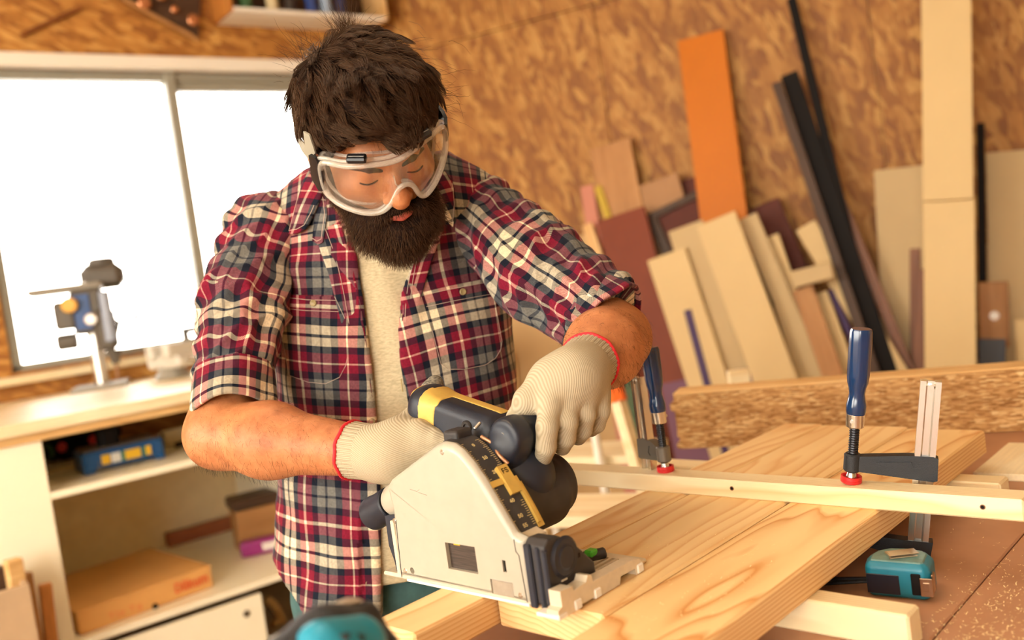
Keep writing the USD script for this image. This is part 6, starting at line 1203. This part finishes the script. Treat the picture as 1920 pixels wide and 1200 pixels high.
for k, (dx, dy, w_) in enumerate(((0.0, 0.02, 0.16), (0.015, 0.05, 0.15))):
    t = wthing("slat_offcut", ("short pale slat lying at the front of the upper shelf", "short pale slat lying behind the other one at the front of the upper shelf")[k], "slat", p[0] + dx, p[1] + 0.012 + dy, zs, rz=8)
    obj("slat", box((0, 0, 0), (w_, 0.035, 0.012), 0.002), CREAM_WOOD, t)
p = on_shelf(318, 826, zs + 0.03)
t = wthing("pale_bar", "pale square bar lying behind the case near the man's elbow", "bar", p[0], p[1] + 0.06, zs, rz=2); obj("bar", box((0, 0, 0), (0.34, 0.05, 0.06), 0.004), CREAM_WOOD, t)
p = on_shelf(318, 845, zs)
for k, (r_, lab) in enumerate(((-6, "black pliers handle pointing at the case"), (10, "thin black rod lying by the pliers"))):
    t = wthing("hand_tool", lab, "tool", p[0] + 0.03 + 0.05 * k, p[1] + 0.02 + 0.03 * k, zs, rz=r_); obj("grip", sweep(spline([(0, 0, 0.012), (0.08, 0.012, 0.014), (0.17, 0.004, 0.012)], 12), 0.010 - 0.003 * k, 8), BLACKB, t)
# lower shelf
zs = z_s2
pa, pb = wz(152, 1194, zs), wz(402, 1101, zs); ang = math.degrees(math.atan2(pb[1] - pa[1], pb[0] - pa[0])); Lb = float(np.linalg.norm((pb - pa)[:2])); hb = float(wpt(146, 1150, pa[1])[2] - zs)
t = wthing("cardboard_box", "flat cardboard box with orange lettering on the lower shelf", "box", pa[0], pa[1] + 0.006, zs, rz=ang)
obj("box", box((0, 0, 0.001), (Lb, 0.52, hb), 0.004), CARD, t); obj("lid", box((-0.002, -0.002, hb * 0.93), (Lb + 0.002, 0.522, hb + 0.003), 0.002), CARD, t)
m = meshkit.text_mesh("Dilkum", hb * 0.42, 0.001, bold=True); m = moved(m, R=np.array([[1, 0, 0], [0, 0, -1], [0, 1, 0]])); m.apply_scale((Lb * 0.26 / np.ptp(m.vertices[:, 0]), 1, 1)); m.apply_translation((Lb * 0.70 - m.bounds[0][0], -0.0035 - m.bounds[0][1], hb * 0.34)); obj("lettering", m, RED_PR, t, smooth=False)
m = meshkit.text_mesh("Tix Ta", hb * 0.30, 0.001); m = moved(m, R=np.array([[1, 0, 0], [0, 0, -1], [0, 1, 0]])); m.apply_scale((Lb * 0.24 / np.ptp(m.vertices[:, 0]), 1, 1)); m.apply_translation((Lb * 0.20 - m.bounds[0][0], -0.0035 - m.bounds[0][1], hb * 0.22)); obj("lettering", m, plain("faint_print", srgb(226, 140, 80), 0.7), t, smooth=False)
obj("finger_hole", cyl((Lb * 0.535, -0.0035, hb * 0.10), (Lb * 0.535, 0.002, hb * 0.10), hb * 0.13, n=24), BLACKB, t)
p = wz(318, 1028, zs)
t = wthing("wood_strip", "red brown wooden strip at the back of the lower shelf", "strip", p[0], 4.08, zs, rz=0); obj("strip", box((0, 0, 0), (0.55, 0.04, 0.06), 0.003), wood("red_brown_wood", srgb(176, 102, 64), srgb(140, 76, 46), (2, 24, 24)), t)
p = wz(452, 1040, zs)
t = wthing("wood_block", "tan wooden block with a dark lid on the lower shelf beside the man's shirt", "block", p[0] + 0.01, p[1] + 0.02, zs, rz=-8)
obj("block", box((0, 0, 0), (0.17, 0.13, 0.17), 0.004), TANW, t); obj("lid", box((-0.008, -0.01, 0.17), (0.19, 0.14, 0.215), 0.006), DARKB, t); obj("end_board", box((0.172, -0.005, 0.0), (0.195, 0.135, 0.168), 0.003), DARKB, t)
p = wz(445, 1046, zs)
t = wthing("purple_bottle", "purple plastic bottle lying in front of the wooden block", "bottle", p[0] + 0.005, p[1] - 0.035, zs, rz=-20)
obj("bottle", nets(blend([(s_box((0.08, 0.02, 0.032), (0.08, 0.03, 0.030), 0.012), .01), (s_cone((0.155, 0.02, 0.03), (0.175, 0.02, 0.03), 0.018, 0.013), .01)], .01), 0.004), plain("purple_plastic", srgb(150, 40, 120), 0.35), t, smooth=True); obj("label", box((0.085, -0.0115, 0.018), (0.14, -0.009, 0.048), 0.001), plain("white_label", srgb(238, 230, 226), 0.4), t)
# bin of sticks at the cupboard's outer end
p = wpt(0, 1110, CY - 0.24)
t = wthing("wooden_bin", "pale wooden box full of stick offcuts beside the cupboard", "bin", p[0] - 0.10, CY - 0.24, 0.0)
hb_ = p[2]
xe = wpt(58, 1112, CY - 0.24)[0] - (p[0] - 0.10)
for b_ in (((0, 0, 0), (xe, 0.015, hb_)), ((0, 0.20, 0), (xe, 0.215, hb_)), ((0, 0.015, 0), (0.015, 0.20, hb_)), ((xe - 0.015, 0.015, 0), (xe, 0.20, hb_))): obj("side", box(*b_, 0.002), plain("bin_grey_wood", srgb(190, 160, 126), 0.6, vary=0.08), t)
obj("bottom", box((0.01, 0.01, 0.0), (xe - 0.01, 0.205, 0.012)), TANW, t)
for k, (x, tp, w_, lab, mm) in enumerate(((0, 1062, 22, "dark stick offcut standing in the bin", DARKB), (20, 1045, 26, "tallest pale stick offcut standing in the bin", PINE), (44, 1075, 20, "tan stick offcut by the bin's edge", TANW))):
    q = wpt(x, tp, CY - 0.12); t = wthing("stick_offcut", lab, "stick", q[0], CY - 0.12 - 0.03 * (k % 2), 0.013, rz=12 * k, group="stick offcuts in the bin"); obj("stick", box((-w_ / 2 * 0.0017, -0.02, 0), (w_ / 2 * 0.0017, 0.02, q[2] - 0.013), 0.003), mm, t)
q = wpt(72, 1098, CY - 0.10)
t = wthing("leaning_stick", "orange brown stick leaning on the cupboard's end beside the bin", "stick", q[0] - 0.01, CY - 0.10, 0.0); obj("stick", box((-0.018, -0.015, 0), (0.018, 0.015, q[2]), 0.003).apply_transform(trimesh.transformations.rotation_matrix(0.05, (0, 1, 0))), wood("orange_wood", srgb(214, 146, 78), srgb(178, 112, 56), (24, 24, 2)), t)
q = wpt(512, 1150, 3.6)
t = wthing("curved_handle", "curved wooden handle hanging in the open bay beside the cupboard door", "handle", q[0], 3.6, 0.0); obj("handle", sweep(spline([(0.0, 0, 0.02), (0.03, 0, q[2] - 0.10), (0.02, 0, q[2]), (-0.02, 0, q[2] + 0.06)], 20), 0.018, 10), PINE, t)

# ---------------------------------------------------------------- on the wall above the window
pbk, pfr = wpt(407, 47, WALL_Y), None
zb_ = float(pbk[2]); pfr = wz(440, 20, zb_); pr = wpt(684, 56, WALL_Y)
t = wthing("wall_box", "open wooden wall box with bottles, fixed above the window", "wall shelf", pbk[0], 0, zb_, rz=0)
x1_ = float(pr[0] - pbk[0]); yf = float(pfr[1]); 
obj("bottom_board", box((0, yf, 0), (x1_, WALL_Y - 0.001, 0.02), 0.002), WHITE_PAINT, t)  # whitened to stand in for light on the board's underside
obj("side_board", box((-0.02, yf, 0), (0, WALL_Y - 0.001, 0.36), 0.002), wood("orange_board", srgb(206, 138, 66), srgb(170, 104, 44), (24, 24, 2)), t); obj("side_board", box((x1_, yf, 0), (x1_ + 0.02, WALL_Y - 0.001, 0.36), 0.002), PINE, t); obj("top_board", box((-0.02, yf, 0.36), (x1_ + 0.02, WALL_Y - 0.001, 0.38), 0.002), PINE, t)
obj("back_board", box((0, WALL_Y - 0.012, 0.02), (x1_, WALL_Y - 0.002, 0.36)), DARKB, t)
for k, (px, lab, col) in enumerate(((462, "green bottle at the end of the wall box", (54, 96, 60)), (512, "cream jar in the wall box", (206, 190, 150)), (545, "dark bottle in the wall box beside the jar", (46, 40, 40)), (585, "blue bottle in the wall box, next to the dark one", (40, 66, 130)), (612, "white and blue tub in the wall box", (150, 170, 196)), (640, "small navy bottle nearest the man's hair", (34, 44, 84)))):
    x = wpt(px, 14, yf + 0.05)[0]; t = wthing("small_bottle", lab, "bottle", x, yf + 0.055, zb_ + 0.02, group="bottles in the wall box")
    obj("bottle", lathe([(0, 0), (0.028, 0), (0.030, 0.004), (0.030, 0.10), (0.012, 0.13), (0.012, 0.15), (0, 0.15)], 20), plain("bottle_" + "_".join(map(str, col)), srgb(*col), 0.3), t); obj("cap", cyl((0, 0, 0.15), (0, 0, 0.165), 0.014, bevel=0.002), WHITE_PAINT, t)
c0, c1, c2 = wpt(232, -2, WALL_Y - 0.03), wpt(372, 74, WALL_Y - 0.03), wpt(377, -6, WALL_Y - 0.03)
t = wthing("tool_board", "dark tilted wooden board with shiny round hooks above the window", "board", 0, WALL_Y - 0.03, 0)
d_ = c0 - c1; c3 = c2 + d_; obj("board", prism([(c1[0], c1[2]), (c2[0], c2[2]), (c3[0], c3[2]), (c0[0], c0[2])], 0.028, "y"), DARKB, t)
obj("edge_strip", cat(sweep([(c1[0], 0.0, c1[2]), (c0[0], 0.0, c0[2])], 0.010, 6)), TANW, t)
for px, py, r_ in ((268, 8, 0.03), (360, 40, 0.028), (325, 20, 0.018), (300, -4, 0.02)):
    q = wpt(px, py, WALL_Y - 0.05); obj("hook", cyl((q[0], 0.0, q[2]), (q[0], -0.05, q[2]), r_ * 0.5, r_, bevel=0.006), plain("copper_hook", srgb(214, 150, 110), 0.25, 0.9), t)
q0_, q1_ = wpt(40, 66, WALL_Y - 0.015), wpt(152, 14, WALL_Y - 0.015)
t = wthing("hanging_rod", "thin dark rod fixed aslant on the chipboard above the window", "rod", 0, WALL_Y - 0.013, 0); obj("rod", sweep([(q0_[0], 0, q0_[2]), (q1_[0], 0, q1_[2])], 0.011, 8), wood("rod_wood", srgb(150, 92, 48), srgb(116, 68, 34)), t)

# ---------------------------------------------------------------- beyond the bench
OR = plain("orange_plastic", srgb(240, 110, 40), 0.4)
def gpt(px, py, d): return at(px, py, d)
a_, b_ = gpt(1108, 770, 2.9), gpt(1142, 965, 2.85); b_ = a_ + (b_ - a_) * (a_[2] / (a_[2] - b_[2]))
t = thing("white_pole", "white metal pole standing on the floor behind the clamped batten", "pole", (b_[0], b_[1], 0.0)); obj("pole", cyl((0, 0, 0), a_ - b_ + np.array([0, 0, b_[2]]), 0.014), WHITE_PAINT, t); obj("foot", cyl((0, 0, 0), (0, 0, 0.03), 0.02, bevel=0.003), OR, t)
a_, b_ = gpt(1148, 712, 2.75), gpt(1192, 864, 2.7); b2_ = a_ + (b_ - a_) * (a_[2] / (a_[2] - b_[2]))
t = thing("wooden_stick", "pale stick with orange caps leaning behind the clamped batten", "stick", (b2_[0], b2_[1], 0)); v_ = a_ - b2_; obj("stick", sweep([v_ * 0.0 + (0, 0, .012), v_], 0.024, 4), CREAM_WOOD, t, smooth=False); obj("orange_cap", sweep([v_ * 0.93, v_ * 1.03], 0.028, 6), OR, t)
for px, py, w_, dd, lab in ((1090, 856, 0.46, 2.95, "pale board on white legs behind the clamped batten"), (1080, 968, 0.42, 2.45, "pale low board on short wooden feet behind the saw")):
    p = gpt(px, py, dd); t = thing("rack_board", lab, "board", p, rz=-25); obj("board", box((-w_ / 2, -0.01, -0.03), (w_ / 2, 0.22, 0.0), 0.003), CREAM_WOOD, t)
    if py < 900:
        for sx in (-1, 1):
            for y in (0.0, 0.18): obj("leg", cyl((sx * (w_ / 2 - 0.02), y + 0.01, -0.03), (sx * (w_ / 2 - 0.02), y + 0.01, -p[2]), 0.012), WHITE_PAINT, t)
            obj("orange_joint", cyl((sx * (w_ / 2 - 0.02), -0.02, -0.015), (sx * (w_ / 2 - 0.02), 0.0, -0.015), 0.022), OR, t)
    else:
        for sx in (-1, 1): obj("orange_joint", cyl((sx * (w_ / 2 - 0.06), -0.022, -0.015), (sx * (w_ / 2 - 0.06), -0.011, -0.015), 0.022), OR, t)
        for sx in (-1, 1): obj("leg", box((sx * (w_ / 2 - 0.05) - 0.02, 0.10, -p[2]), (sx * (w_ / 2 - 0.05) + 0.02, 0.14, -0.03)), CREAM_WOOD, t)
board("leaning_strip", "dark green strip behind the pale stick", (1150, 700), (1178, 696), (1186, 800), 0.45, 0.016, plain("green_strip", srgb(64, 84, 44), 0.6))
board("leaning_board", "purple panel peeping out under the chipboard beam", (1240, 720), (1420, 700), (1262, 830), 0.42, 0.016, plain("plum_panel", srgb(112, 68, 92), 0.6))
board("leaning_strip", "pale strip catching light beside the man's shirt", (950, 660), (966, 656), (965, 780), 0.22, 0.02, PINE)
